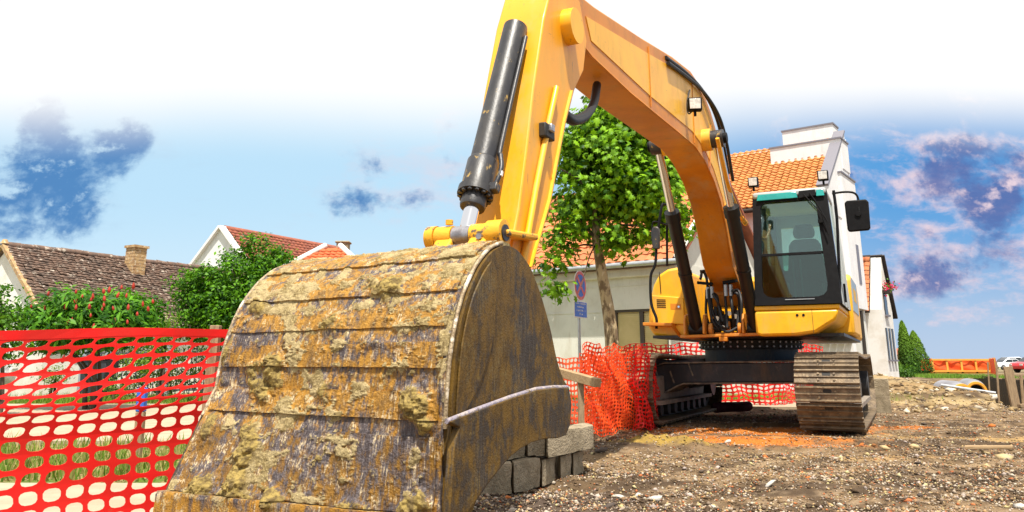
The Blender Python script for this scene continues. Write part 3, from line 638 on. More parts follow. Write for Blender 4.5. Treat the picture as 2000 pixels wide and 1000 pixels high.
rf = MB(); slab(rf, H(mL-.2, -.02, ez), U, S_, mR - mL + .4, 4.3, .08)
p_ = H(0, 6.85, ez); S2 = -(H(0,1,0) - H(0,0,0))*math.cos(R(38)) + Vector((0,0,1))*math.sin(R(38)); slab(rf, H(mL-.2, 6.85, ez), U, S2, mR - mL + .4, 4.3, .08)
rf.build('roof', M['brickred'], house)
tile_roof(house, H(mL-.2, -.05, ez+.01), U, S_, mR - mL + .4, 4.32, .25, .30, M['tile'], 300, jit=.012)
MB().tube([H(mL-.25, 3.42, ez+2.68), H(mR+.25, 3.42, ez+2.68)], .11, 10).build('ridge_cap', M['tile'], house, smooth=60)
MB().tube([H(mL-.25, -.1, ez-.03), H(mR+.25, -.1, ez-.03)], .065, 10).build('gutter', M['galv'], house, smooth=60)
MB().prism([(mR+.05, -.02), (mR+.22, -.02), (mR+.22, 3.4), (mR+.05, 3.4)], lambda q, t: H(q[0], q[1], ez + .09 + q[1]*.781 + t), 0, .05).build('verge_mortar', M['oldwhite'], house)

# --- white modern building with a bright tiled roof
rA = D(1422, 302, 27); mA, nA = inv(rA); eB = D(1446, 404, 24); mB, nB = inv(eB)
org2 = to(mA, nB, 0); mod = empty('modern_house', org2); tag(mod, 'white modern house with bright orange roof and box parapet behind the cab', 'house')
Q = lambda m, n, z: to(mA + m, nB + n, z) - org2
run = nA - nB; rz_, ez2 = rA.z, eB.z
mR2 = inv(D(1632, 300, 23.2))[0] - mA
slope = math.atan2(rz_ - ez2, run); S_ = (Q(0,1,0) - Q(0,0,0))*math.cos(slope) + Vector((0,0,1))*math.sin(slope); U = Q(1,0,0) - Q(0,0,0)
wl = MB(); wl.prism([(-4.5, .2), (mR2-.02, .2), (mR2-.02, run), (-4.5, run)], lambda q, t: Q(q[0], q[1], t), -.1, ez2)
wl.build('wall', M['white'], mod)
MB().prism([(.05, ez2 - .002), (run - .02, ez2 - .002), (run - .02, rz_ - .12)], lambda q, t: Q(t, q[0], q[1]), mR2 - .33, mR2 - .04).build('gable_wall', M['white'], mod)
rf = MB(); slab(rf, Q(-4.6, -.15, ez2-.13), U, S_, 4.6 + mR2 - .3, math.hypot(run, rz_-ez2)+.15, .1); rf.build('roof', M['brickred'], mod)
MB().prism([(-4.5, ez2 + .001), (mR2 - .34, ez2 + .001), (mR2 - .34, rz_ - .15), (-4.5, rz_ - .15)], lambda q, t: Q(q[0], t, q[1]), run - .3, run - .03).build('rear_wall', M['white'], mod)
tile_roof(mod, Q(-4.6, -.18, ez2-.12), U, S_, 4.6 + mR2 - .3, math.hypot(run, rz_-ez2)+.16, .21, .165, M['tile2'], 0, wave=.04, th=.04)
MB().tube([Q(-4.6, -.25, ez2-.2), Q(mR2-.35, -.25, ez2-.2)], .07, 8).build('gutter', M['fascia'], mod, smooth=60)
# raking parapet with grey capping at the right hand end
pp = [(-.35, ez2-.5), (-.35, ez2+.25), (run*.86, rz_+.05), (run*.86, ez2-.5)]
MB().prism(pp, lambda q, t: Q(t, q[0], q[1]), mR2-.28, mR2).build('raking_parapet', M['white'], mod)
cap = MB(); cap.beam(Q(mR2-.14, -.38, ez2+.28), Q(mR2-.14, run*.86, rz_+.08), .34, .07); cap.build('parapet_capping', M['graycap'], mod)
# box parapet across the ridge
bl = inv(D(1516, 300, 25.6))[0] - mA; nbx = run*.62
zt1 = D(1570, 281, (to(mA + (bl+mR2)/2, nB + nbx, 0)).y).z
MB().prism([(bl, nbx), (mR2+.02, nbx), (mR2+.02, nbx+.9), (bl, nbx+.9)], lambda q, t: Q(q[0], q[1], t), rz_-1.3, zt1).build('box_parapet', M['white'], mod)
MB().prism([(bl-.03, nbx-.03), (mR2+.05, nbx-.03), (mR2+.05, nbx+.95), (bl-.03, nbx+.95)], lambda q, t: Q(q[0], q[1], t), zt1, zt1+.05).build('parapet_capping', M['graycap'], mod)
zt2 = D(1570, 266, (to(mA, nB + nbx + 1.2, 0)).y - 1).z
MB().prism([(bl+.15, nbx+1.0), (mR2-.4, nbx+1.0), (mR2-.4, nbx+1.7), (bl+.15, nbx+1.7)], lambda q, t: Q(q[0], q[1], t), rz_-1.5, zt2+.05).build('roof_box', M['white'], mod)
MB().prism([(bl+.12, nbx+.97), (mR2-.37, nbx+.97), (mR2-.37, nbx+1.7), (bl+.12, nbx+1.7)], lambda q, t: Q(q[0], q[1], t), zt2+.05, zt2+.1).build('parapet_capping', M['graycap'], mod)
# side wing along the street
wz = D(1657, 363, 25).z
nw0, nw1 = 1.0, 2.7
sw = MB(); sw.prism([(mR2-1.2, nw0), (mR2+.10, nw0), (mR2+.10, nw1), (mR2-1.2, nw1)], lambda q, t: Q(q[0], q[1], t), 2.35, wz); sw.build('side_wing', M['white'], mod)
MB().prism([(mR2-1.2, nw0-.03), (mR2+.13, nw0-.03), (mR2+.13, nw1+.03), (mR2-1.2, nw1+.03)], lambda q, t: Q(q[0], q[1], t), wz, wz+.05).build('parapet_capping', M['graycap'], mod)
MB().prism([(mR2-1.0, nw0+.1), (mR2+.0, nw0+.1), (mR2+.0, nw1-.1), (mR2-1.0, nw1-.1)], lambda q, t: Q(q[0], q[1], t), -.1, 2.345).build('ground_floor', M['cream'], mod)
MB().prism([(nw0+.9, 3.1), (nw0+1.2, 3.1), (nw0+1.2, 4.3), (nw0+.9, 4.3)], lambda q, t: Q(t, q[0], q[1]), mR2+.06, mR2+.115).build('window', M['graycap'], mod)
MB().tube([Q(mR2+.06, nw0+.9, 2.3), Q(mR2+.06, nw0+.9, 0)], .05, 8).build('downpipe', M['fascia'], mod)
# low canopy and wall seen below the cab
lw = MB(); a0, a1 = inv(D(1545, 690, 21))[0]-mA, inv(D(1690, 690, 21))[0]-mA
lw.prism([(a0, -2.4), (a1, -2.4), (a1, -2.1), (a0, -2.1)], lambda q, t: Q(q[0], q[1], t), -.1, 1.25); lw.build('low_wall', M['white'], mod)
for i in range(9):
    c_ = a0 + (i+.5)*(a1-a0)/9; MB().box(-.07,.07,-.5,.3,0,.09).build('canopy_tile', M['graycap'], mod, loc=Q(c_, -2.25, 1.26)).rotation_euler = (0,0,-R(36))

# --- house with flower box farther along the street
e0 = D(1699, 604, 36); mh, nh = inv(e0); org3 = to(mh, nh, 0); hs = empty('flower_box_house', org3); tag(hs, 'tall pale house with brown clay roof and red flower box behind the right track', 'house')
T = lambda m, n, z: to(mh + m, nh + n, z) - org3
rt = D(1705, 500, 37.2).z; ev = e0.z
hw = MB(); hw.prism([(-3.5, .25), (.45, .25), (.45, 2.5), (-3.5, 2.5)], lambda q, t: T(q[0], q[1], t), -.1, ev); hw.build('wall', M['oldwhite'], hs)
MB().prism([(.25, ev-.001), (2.5, ev-.001), (1.35, rt-.1)], lambda q, t: T(t, q[0], q[1]), -3.4, .448).build('gable_wall', M['oldwhite'], hs)
sl_ = math.atan2(rt-ev, 1.35); S_ = (T(0,1,0)-T(0,0,0))*math.cos(sl_) + Vector((0,0,1))*math.sin(sl_); S2 = -(T(0,1,0)-T(0,0,0))*math.cos(sl_) + Vector((0,0,1))*math.sin(sl_); U = T(1,0,0)-T(0,0,0); lr = math.hypot(rt-ev, 1.35)
rf = MB(); slab(rf, T(-3.6, -.15, ev-.1), U, S_, 3.6, lr+.15, .12); slab(rf, T(-3.6, 2.85, ev-.1), U, S2, 4.1, lr+.15, .12); rf.build('roof', M['fascia'], hs)
tile_roof(hs, T(-3.6, -.2, ev-.08), U, S_, 3.62, lr+.15, .24, .24, M['tile'], 130, jit=.012)
MB().beam(T(.42, 2.85, ev-.3), T(.42, 1.37, rt-.02), .36, .12).build('gable_overhang', M['fascia'], hs)
for (a, b_, z0, z1) in ((.8, 1.3, 2.9, 3.85), (.5, .75, .9, 2.3), (1.15, 1.4, .9, 2.3), (1.8, 2.05, .9, 2.3)):
    wn = MB().prism([(a, z0), (b_, z0), (b_, z1), (a, z1)], lambda q, t: T(t, q[0], q[1]), .44, .50).build('window', M['windowdark'], hs)
    MB().prism([(a-.08, z0-.08), (b_+.08, z0-.08), (b_+.08, z0), (a-.08, z0)], lambda q, t: T(t, q[0], q[1]), .44, .58).build('window_sill', M['graycap'], hs)
fb = MB().prism([(.75, 3.86), (1.35, 3.86), (1.35, 4.02), (.75, 4.02)], lambda q, t: T(t, q[0], q[1]), .46, .75).build('flower_box', M['fascia'], hs)
r2 = np.random.default_rng(4); fp = np.array([tuple(T(.62, 1.05, 4.12))]) + r2.normal(size=(160, 3))*np.array([.16,.25,.14])
link('flowers', leafmesh('flowers', fp, r2.normal(size=(160,3)), np.full(160,.13), np.where(r2.random((160,1)) < .6, np.array([.75,.03,.14]), np.array([.10,.24,.03])), oval_v, oval_f, M['leaf']), hs)['kind'] = 'stuff'

# --- old house at left with mossy tiles
d_ = Vector((2.6, 4.6, 0)).normalized(); rn = Vector((d_.y, -d_.x, 0)); P1 = Vector((-13.02, 20, 0)); zr, hs_ = 3.70, 2.45; ze = zr - hs_*.85
old = empty('old_house', P1); tag(old, 'old low house with mossy brown tiled roof and brick chimney at far left', 'house')
OL = lambda k, a, z: rn*k + d_*a + Vector((0,0,z))
MB().prism([(-hs_+.15, -.1), (hs_-.15, -.1), (hs_-.15, ze+.1), (0, zr-.12), (-hs_+.15, ze+.1)], lambda q, t: OL(q[0], t, q[1]), .06, 9.5).build('wall', M['oldwhite'], old)
Sr = (OL(0,0,zr) - OL(hs_,0,ze)).normalized(); Sl = (OL(0,0,zr) - OL(-hs_,0,ze)).normalized(); lr = (OL(0,0,zr) - OL(hs_,0,ze)).length
rf = MB(); slab(rf, OL(hs_,0,ze), d_, Sr, 9.6, lr, .07); slab(rf, OL(-hs_,0,ze), d_, Sl, 9.6, lr, .07); rf.build('roof', M['oldtile'], old)
tile_roof(old, OL(hs_+.02,0,ze+.0), d_, Sr, 9.6, lr, .17, .105, M['oldtile'], 0, wave=.015, th=.028, jit=.012)
rc = MB()
for i in range(26):
    a = i*.37; rc.tube([OL(0,a,zr+.02+random.uniform(-.015,.015)), OL(0,a+.40,zr+.03+random.uniform(-.015,.015))], [.10,.085], 8)
rc.build('ridge_cap', M['oldtile'], old, smooth=50)
MB().beam(OL(.02,-.02,zr+.0), OL(hs_+.02,-.02,ze-.02), .13, .09).build('verge', M['chimney'], old); MB().beam(OL(-.02,-.02,zr+.0), OL(-hs_-.02,-.02,ze-.02), .13, .09).build('verge', M['chimney'], old)
MB().tube([OL(0,0,zr+.05), OL(0,0,zr+.16)], [.11,.05], 8).build('finial', M['chimney'], old, smooth=40)
cb = OL(.42, 3.45, 0); ch = MB(); zc = zr - .42*.85 - .15
while zc < zr + .26:
    j = random.uniform(-.006,.006)
    for (u0, u1, v0, v1) in ((-.2,-.005,-.2,.2),(.005,.2,-.2,.2)):
        ch.add([cb + rn*(u+j) + d_*v + Vector((0,0,z)) for z in (zc, zc+.085) for u, v in ((u0,v0),(u1,v0),(u1,v1),(u0,v1))], [(0,3,2,1),(4,5,6,7),(0,1,5,4),(1,2,6,5),(2,3,7,6),(3,0,4,7)])
    zc += .094
ch.obox(cb + Vector((0,0,zc+.02)), rn*.48, d_*.48, Vector((0,0,.07))); ch.build('chimney', M['chimney'], old)
# --- white gable house behind it
pk = D(433, 446, 30); hw_ = 3.2; z0_ = pk.z; gab = empty('gable_house', Vector((pk.x, pk.y, 0))); tag(gab, 'white gabled house with red tiled roof rising behind the dense tree', 'house')
ze = z0_ - hw_*.96
MB().prism([(-hw_, -.1), (hw_, -.1), (hw_, ze), (0, z0_), (-hw_, ze)], lambda q, t: OL(q[0], t, q[1]), 0, 6.6).build('wall', M['white'], gab)
for sg in (-1, 1):
    e_ = OL(sg*(hw_+.2), 0, ze-.2*.96); Sx = (OL(0,0,z0_) - e_).normalized(); lr = (OL(0,0,z0_) - e_).length
    rf = MB(); slab(rf, e_ + Vector((0,0,.14)) + d_*.12, d_, Sx, 6.6, lr, .12); rf.build('roof', M['brickred'], gab)
    if sg > 0: tile_roof(gab, e_ + Vector((0,0,.15)) + d_*.1, d_, Sx, 6.6, lr, .24, .2, M['brickred'], 0, wave=.03)
    MB().beam(OL(sg*.02, 0, z0_+.06), OL(sg*(hw_+.2), 0, ze-.13), .3, .1).build('verge', M['signwhite'], gab)
# --- orange hip roof and chimney farther back
hc = D(650, 484, 27); hip = empty('hip_roof_house', Vector((hc.x, hc.y, 0))); tag(hip, 'house with bright orange hip roof and grey chimney peeking over the bucket', 'house')
hz_ = hc.z; hb = hz_ - 1.8
MB().box(-2.2,2.2,-2.2,2.2,-.1,hb+.05).build('wall', M['white'], hip)
ap = [Vector((-.25,0,hz_)), Vector((.25,0,hz_))]; b4 = [Vector((x,y,hb)) for x, y in ((-2.4,-2.4),(2.4,-2.4),(2.4,2.4),(-2.4,2.4))]
MB().add(b4 + ap, [(0,1,5,4),(1,2,5),(2,3,4,5),(3,0,4),(0,3,2,1)]).build('roof', M['hiptile'], hip)
tile_roof(hip, (-2.4,-2.42,hb), (1,0,0), (0,2.4,1.8), 4.8, 3.0, .2, .19, M['hiptile'], 0, wave=.03, th=.035, clip=lambda a, b_: b_*.45 < a < 1 - b_*.45)
for (a, b_) in ((b4[0], ap[0]), (b4[1], ap[1])): MB().tube([a + Vector((0,0,.06)), b_ + Vector((0,0,.08))], .1, 8).build('hip_ridge', M['oldwhite'], hip, smooth=60)
MB().box(.05,.45,.3,.7,hz_-.5,hz_+.22).build('chimney', M['concrete'], hip); MB().box(.0,.50,.25,.75,hz_+.22,hz_+.29).build('chimney_cap', M['concrete'], hip, bevel=.03)
# --- white garden wall and iron fence
gw = D(40, 700, 21); o = MB().box(-6,1.3,0,.25,-.1,1.5).build('garden_wall', M['oldwhite'], loc=(gw.x, gw.y, 0)); tag(o, 'plain white garden wall at the far left behind the net', 'wall')
MB().box(-.06,.08,-.03,.0,0,1.45).build('drainpipe', M['fascia'], o, loc=(-.05,0,0))
fx0, fx1, fy_ = -9.9, -4.2, 18.6
fe = empty('iron_fence', ((fx0+fx1)/2, fy_, 0)); tag(fe, 'dark iron picket fence with grey gate between hedge and street', 'fence')
pk_ = MB().tube([(0,0,.05),(0,0,1.12)], .013, 6).mesh('picket', M['iron']); x = fx0
while x < fx1:
    o = bpy.data.objects.new('picket', pk_); C.objects.link(o); o.parent = fe; o.location = (x - fe.location.x, 0, 0); x += .105
for z in (.16, .98): MB().box(fx0 - fe.location.x, fx1 - fe.location.x, -.012, .012, z, z+.035).build('rail', M['iron'], fe)
for px_ in (165, 212, 330):
    q = D(px_, 700, fy_); MB().box(-.06,.06,-.06,.06,-.05,1.25).build('post', M['irongrey'], fe, loc=(q.x - fe.location.x, 0, 0), bevel=.01)
q = D(196, 740, 18.3); bn = empty('waste_bin', (q.x, 18.2, 0)); tag(bn, 'dark wheeled waste bin standing before the iron fence', 'bin')
MB().prism([(-.24,.08),(.24,.08),(.30,.85),(-.30,.85)], lambda p, t: (p[0], t, p[1]), -.28, .28).build('body', M['darkbox'], bn, bevel=.03); MB().box(-.33,.33,-.33,.33,.86,.93).build('lid', M['darkbox'], bn, bevel=.03)
for s in (-1, 1): MB().tube([(s*.2,.3,.1),(s*.27,.3,.1)], .1, 14).build('wheel', M['tyre'], bn)
# hedge behind the fence
b = Vector((-6.6, 19.6, 0)); shrub('fence_hedge', 'dark hedge growing right behind the iron fence', b, [(Vector((-9,19.8,.6)),(.9,.5,.75)),(Vector((-7,19.8,.65)),(1.2,.5,.8)),(Vector((-5,19.8,.65)),(1.2,.5,.8)),(Vector((-3,19.8,.7)),(1.2,.5,.8)),(Vector((-1.2,19.8,.7)),(1.0,.5,.8))], 220, 26, .15, .10, (.012,.04,.006), (.07,.17,.02), 71, 4, cat='hedge', h=.5)
#PART3
# ================================================================== the excavator
AX = R(26); EO = Vector((3.31, 11.17, 0))
exc = empty('excavator', EO, -AX)
tag(exc, 'yellow crawler excavator with its huge muddy bucket lowered in front of the camera', 'excavator')
eF = np.array([-math.sin(AX), -math.cos(AX), 0]); eL = np.array([math.cos(AX), -math.sin(AX), 0]); _o = np.array(EO); _c = np.array([0, 0, CAMH])
def E(F, L, Z): return Vector((L, -F, Z))
def pE(x, y, F):
    d = ray(x, y); t = (F - (_c - _o) @ eF) / (d @ eF); p = _c + d*t; return E(F, float((p - _o) @ eL), float(p[2]))
def pL(x, y, L):
    d = ray(x, y); t = (L - (_c - _o) @ eL) / (d @ eL); p = _c + d*t; return E(float((p - _o) @ eF), L, float(p[2]))
FZ = lambda q, t: E(q[0], t, q[1])          # profile in (F,Z), extruded across
LZ = lambda q, t: E(t, q[0], q[1])          # profile in (L,Z), extruded along F
L0 = -.06
# ---- tracks
shoe = MB(); SW = .345
prof = [(-.092,0),(-.092,.016),(-.086,.016),(-.080,.040),(-.070,.040),(-.064,.016),(-.012,.015),(-.006,.030),(.006,.030),(.012,.015),(.060,.016),(.066,.040),(.076,.040),(.082,.016),(.092,.014),(.092,0)]
shoe.prism(prof, lambda q, t: (t, q[0], q[1]), -SW, SW)
for sx in (-.085, .085):
    for sy in (-.036, .036): shoe.tube([(sx, sy, .014), (sx, sy, .03)], .013, 6)
shoe_me = shoe.mesh('track_shoe', M['track'])
slot = MB().prism([(-.045,-.014),(-.03,-.02),(.03,-.02),(.045,-.014),(.045,.014),(.03,.02),(-.03,.02),(-.045,.014)], lambda q, t: (q[0], q[1], t), .0165, .018).mesh('slot', M['deep'])
rr = .40; F1, F2 = 1.32, -2.05; zc = .47; NT = 50
def track_path(s):
    """s in 0..1 -> point (F,Z), outward normal"""
    Lb = F1 - F2; arc = math.pi*rr; tot = 2*Lb + 2*arc; d = (s % 1)*tot
    if d < Lb: return (F2 + d, zc - rr), (0, -1)
    d -= Lb
    if d < arc: a = -math.pi/2 + d/rr; return (F1 + rr*math.cos(a), zc + rr*math.sin(a)), (math.cos(a), math.sin(a))
    d -= arc
    if d < Lb:
        k = d/Lb; sag = -.03*math.sin(math.pi*k)**2; return (F1 - d, zc + rr + sag), (0, 1)
    d -= Lb; a = math.pi/2 + d/rr; return (F2 + rr*math.cos(a), zc + rr*math.sin(a)), (math.cos(a), math.sin(a))
for Lc in (L0 - 1.2, L0 + 1.155):
    inner = 1 if Lc < 0 else -1
    tr = empty('track', E(0, Lc, 0)); tr.parent = exc
    for i in range(NT):
        (f, z), (nf, nz) = track_path((i + .5)/NT)
        nv = Vector((0, -nf, nz)); tv = Vector((0, -(-nz), nf)); xv = tv.cross(nv)
        o = bpy.data.objects.new('track_shoe', shoe_me); C.objects.link(o); o.parent = tr
        m = Matrix((xv, tv, nv)).transposed().to_4x4(); m.translation = Vector((0, -f, z)); o.matrix_local = m
        if f > .9 and Lc > 0 and z < .8:
            o2 = bpy.data.objects.new('shoe_slot', slot); C.objects.link(o2); o2.parent = tr; m2 = m.copy(); m2.translation = Vector((0, -f, z)) + tv*.034; o2.matrix_local = m2
    li = MB()
    for sx in (-.11, .11):
        pts = [track_path(k/80)[0] for k in range(80)]
        V = []
        for k in range(80):
            (f, z), (nf, nz) = track_path(k/80); V += [(sx-.03, -(f - nf*.015), z - nz*.015), (sx+.03, -(f - nf*.015), z - nz*.015), (sx+.03, -(f - nf*.10), z - nz*.10), (sx-.03, -(f - nf*.10), z - nz*.10)]
        li.add(V, [(4*k+a, 4*k+(a+1) % 4, 4*((k+1) % 80)+(a+1) % 4, 4*((k+1) % 80)+a) for k in range(80) for a in range(4)])
    li.build('link_chain', M['deep'], tr)
    fr = MB(); fr.prism([(F2+.35,.30),(F1-.15,.30),(F1+.1,.42),(F1-.1,.58),(F1-.5,.62),(F2+.5,.62),(F2+.2,.5)], lambda q, t: (t, -q[0], q[1]), -.19, .19); fr.build('track_frame', M['trackframe'], tr, bevel=.02)
    lp = MB(); lp.box(-.30,-.20, -1.2, 1.8, .26, .31); lp.box(.20,.30, -1.2, 1.8, .26, .31); lp.build('guard_rail', M['trackframe'], tr)
    MB().tube([(-.1,-F1,zc),(.1,-F1,zc)], .29, 28).build('idler_wheel', M['deep'], tr, smooth=40)
    sp = MB(); sp.tube([(-.06,-F2,zc),(.06,-F2,zc)], .27, 28)
    for k in range(21):
        a = k*2*math.pi/21; sp.obox((0, -F2 + .29*math.cos(a), zc + .29*math.sin(a)), (.06,0,0), (0,.07*math.cos(a),.07*math.sin(a)), (0,-.035*math.sin(a),.035*math.cos(a)))
    sp.build('sprocket', M['deep'], tr, smooth=40)
    MB().tube([(-.28,-F2,zc),(.28,-F2,zc)], .2, 24).build('final_drive', M['frame'], tr, smooth=40)
    for k in range(8): MB().tube([(-.22, -(F2 + .42 + k*.36), .19), (.22, -(F2 + .42 + k*.36), .19)], .085, 16).build('track_roller', M['deep'], tr, smooth=40)
    for k in (-1.1, .2): MB().tube([(-.16,-k,.70),(.16,-k,.70)], .07, 14).build('carrier_roller', M['deep'], tr, smooth=40)
# ---- undercarriage frame
xf = empty('undercarriage_frame', (0,0,0)); xf.parent = exc
poly = [(-1.30,.70),(-1.05,.775),(.78,.80),(.78,.555),(-.80,.53),(-.88,.50),(-1.04,.42),(-1.12,.40),(-1.30,.395)]
MB().prism(poly, LZ, -.1, .62).build('front_beam', M['frame'], xf, bevel=.012)
MB().prism(poly, LZ, -1.5, -.75).build('rear_beam', M['frame'], xf, bevel=.012)
MB().prism([(-1.30,.39),(-1.12,.395),(-1.12,.10),(-1.30,.12)], LZ, -.05, .60).build('leg_plate', M['frame'], xf, bevel=.01)
fl = MB()
for a, b_ in zip(poly[:3], poly[1:3]): fl.prism([(a[0],a[1]+.002),(b_[0],b_[1]+.002),(b_[0],b_[1]+.022),(a[0],a[1]+.022)], LZ, -.1, .66)
for a, b_ in zip(poly[3:8], poly[4:9]): fl.prism([(a[0],a[1]-.022),(b_[0],b_[1]-.022),(b_[0],b_[1]-.002),(a[0],a[1]-.002)], LZ, -.1, .66)
fl.build('beam_flange', M['dustedge'], xf)
MB().prism([(-.9,.56),(.7,.56),(.7,.79),(-.9,.79)], LZ, -.745, -.105).build('centre_frame', M['frame'], xf)
for q in ((-1.18,.62),(-.72,.70),(-.98,.60)): MB().beam(E(.628, q[0], q[1]+.08), E(.628, q[0]+.05, q[1]-.08), .02, .006, (0,1,0)).build('weld_rib', M['dustedge'], xf)
# ---- swing ring
Fc = -.38
sr = empty('swing_ring', (0,0,0)); sr.parent = exc
MB().tube([E(Fc,L0,.80),E(Fc,L0,.97)], .64, 48).build('ring_base', M['frame'], sr, smooth=40)
MB().tube([E(Fc,L0,.975),E(Fc,L0,1.09)], .70, 48).build('ring_gear', M['deep'], sr, smooth=40)
bo = MB().tube([(0,0,0),(0,0,.022)], .014, 6).mesh('bolt', M['steel'])
for z in (1.005, 1.065):
    for k in range(30):
        a = math.pi*(-.12 + 1.24*k/29)
        o = bpy.data.objects.new('bolt', bo); C.objects.link(o); o.parent = sr
        dv = Vector((math.cos(a), -math.sin(a), 0)); m = dv.to_track_quat('Z', 'Y').to_matrix().to_4x4(); m.translation = Vector((L0, -Fc, z)) + dv*.70; o.matrix_local = m
# ---- upper structure
MB().prism([(-2.6,1.10),(1.25,1.10),(1.25,1.135),(-2.6,1.135)], FZ, -1.02, 1.30).build('deck_plate', M['black'], exc)
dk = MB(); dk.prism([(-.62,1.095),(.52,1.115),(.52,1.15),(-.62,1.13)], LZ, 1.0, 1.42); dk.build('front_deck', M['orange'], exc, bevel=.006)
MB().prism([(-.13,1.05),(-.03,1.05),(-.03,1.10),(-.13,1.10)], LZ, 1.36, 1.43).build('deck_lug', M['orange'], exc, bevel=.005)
# front-left housing with curved top
hb = empty('front_housing', (0,0,0)); hb.parent = exc
pr = [(-1.09,1.24),(-1.02,1.14),(-.85,1.115),(-.56,1.09),(-.56,1.97),(-.66,2.02),(-.80,2.00),(-.92,1.93),(-1.00,1.80),(-1.06,1.60),(-1.085,1.40)]
MB().prism(pr, LZ, -1.6, 1.2).build('body', M['yellow'], hb, bevel=.035)
dpan = MB(); dpan.prism([(-1.035,1.30),(-.60,1.27),(-.60,1.62),(-1.02,1.66)], LZ, 1.19, 1.225); dp = dpan.build('access_door', M['yellow'], hb, bevel=.01)
lv = MB()
for k in range(5): lv.prism([(-.955,1.50+k*.024),(-.835,1.493+k*.024),(-.835,1.503+k*.024),(-.955,1.51+k*.024)], LZ, 1.222, 1.229)
lv.build('louvre', M['plastic'], hb); lh = MB(); lh.prism([(-.775,1.47),(-.635,1.462),(-.635,1.535),(-.775,1.545)], LZ, 1.222, 1.227); lh.build('latch_recess', M['orange'], hb); MB().tube([E(1.222,-.665,1.50),E(1.236,-.665,1.50)], .014, 10).build('latch', M['chrome'], hb)
MB().prism([(-.905,1.68),(-.895,1.68),(-.905,1.97),(-.915,1.95)], LZ, 1.2, 1.206).build('panel_gap', M['plastic'], hb)
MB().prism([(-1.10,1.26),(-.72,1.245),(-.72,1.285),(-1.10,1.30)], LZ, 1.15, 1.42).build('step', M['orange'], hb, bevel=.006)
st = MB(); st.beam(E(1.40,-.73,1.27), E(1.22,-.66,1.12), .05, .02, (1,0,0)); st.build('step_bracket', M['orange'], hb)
MB().prism([(-1.6,1.13),(-.2,1.13),(-.2,1.95),(-.5,2.02),(-1.6,2.02)], FZ, -.54, .38).build('engine_cover', M['yellow'], exc, bevel=.03)
MB().prism([(-2.9,1.12),(-1.62,1.12),(-1.62,2.05),(-2.6,2.08),(-2.9,1.9)], FZ, -1.05, 1.32).build('counterweight', M['yellow'], exc, bevel=.06)
# body below and behind the cab
bd = empty('cab_side_body', (0,0,0)); bd.parent = exc
lowp = [(.345,1.125),(.40,1.10),(.80,1.105),(1.02,1.135),(1.24,1.27),(1.30,1.395),(.345,1.395)]
def taper(q, t):
    # front corner swept back towards the outer side
    return E(t, q[0], q[1])
MB().prism(lowp, LZ, -1.4, 1.60).build('lower_body', M['yellow'], bd, bevel=.03)
MB().prism([(.345,1.40),(1.30,1.40),(1.30,1.455),(.345,1.455)], LZ, -1.4, 1.585).build('belt', M['yellow'], bd, bevel=.012)
for k in (.83,.90): MB().tube([E(1.59,k,1.335),E(1.605,k,1.335)], .016, 10).build('tow_hole', M['plastic'], bd)
MB().prism([(.994,1.13),(.998,1.13),(.998,1.39),(.994,1.39)], LZ, 1.60, 1.602).build('panel_gap', M['fascia'], bd)
MB().prism([(-1.55,1.15),(-.05,1.15),(-.05,1.9),(-.35,1.98),(-1.55,1.98)], FZ, .42, 1.36).build('side_cover', M['yellow'], bd, bevel=.04)
sd_ = MB(); sd_.prism([(-1.5,1.47),(-.1,1.47),(-.25,1.93),(-1.5,1.93)], FZ, 1.362, 1.366); sd_.build('side_decal', M['decal'], bd)
for k in range(5): MB().prism([(-1.10+.13*k,1.62),(-1.02+.13*k,1.62),(-.99+.13*k,1.80),(-1.07+.13*k,1.80)], FZ, 1.366, 1.369).build('decal_mark', M['decaly'], bd)
# ---- cab
cab = empty('cab', (0,0,0)); cab.parent = exc
zb, zt = 1.46, 2.84; Fb, Ft = 1.62, 1.46; Lb0, Lb1, Lt0, Lt1 = .36, 1.335, .40, 1.27; Fr = -.02
def cw(F, k, z):
    """cab shell: k 0..1 across, z height; the front leans back"""
    t = (z - zb)/(zt - zb); return E(F, (Lb0 + (Lt0-Lb0)*t) + k*((Lb1-Lb0) + ((Lt1-Lt0)-(Lb1-Lb0))*t), z)
def ffz(z): return Fb + (Ft - Fb)*(z - zb)/(zt - zb)
def panel(name, ks, m, th=.03, dF=0.0, bevel=0, par=cab, smooth=None):
    """front-plane polygon ks [(k,z)]"""
    mb = MB(); n = len(ks)
    V = [cw(ffz(z) + dF, k, z) for k, z in ks] + [cw(ffz(z) + dF - th, k, z) for k, z in ks]
    mb.add(V, [tuple(range(n)), tuple(range(n, 2*n))[::-1]] + [(i, n+i, n+(i+1) % n, (i+1) % n) for i in range(n)])
    return mb.build(name, m, par, bevel=bevel)
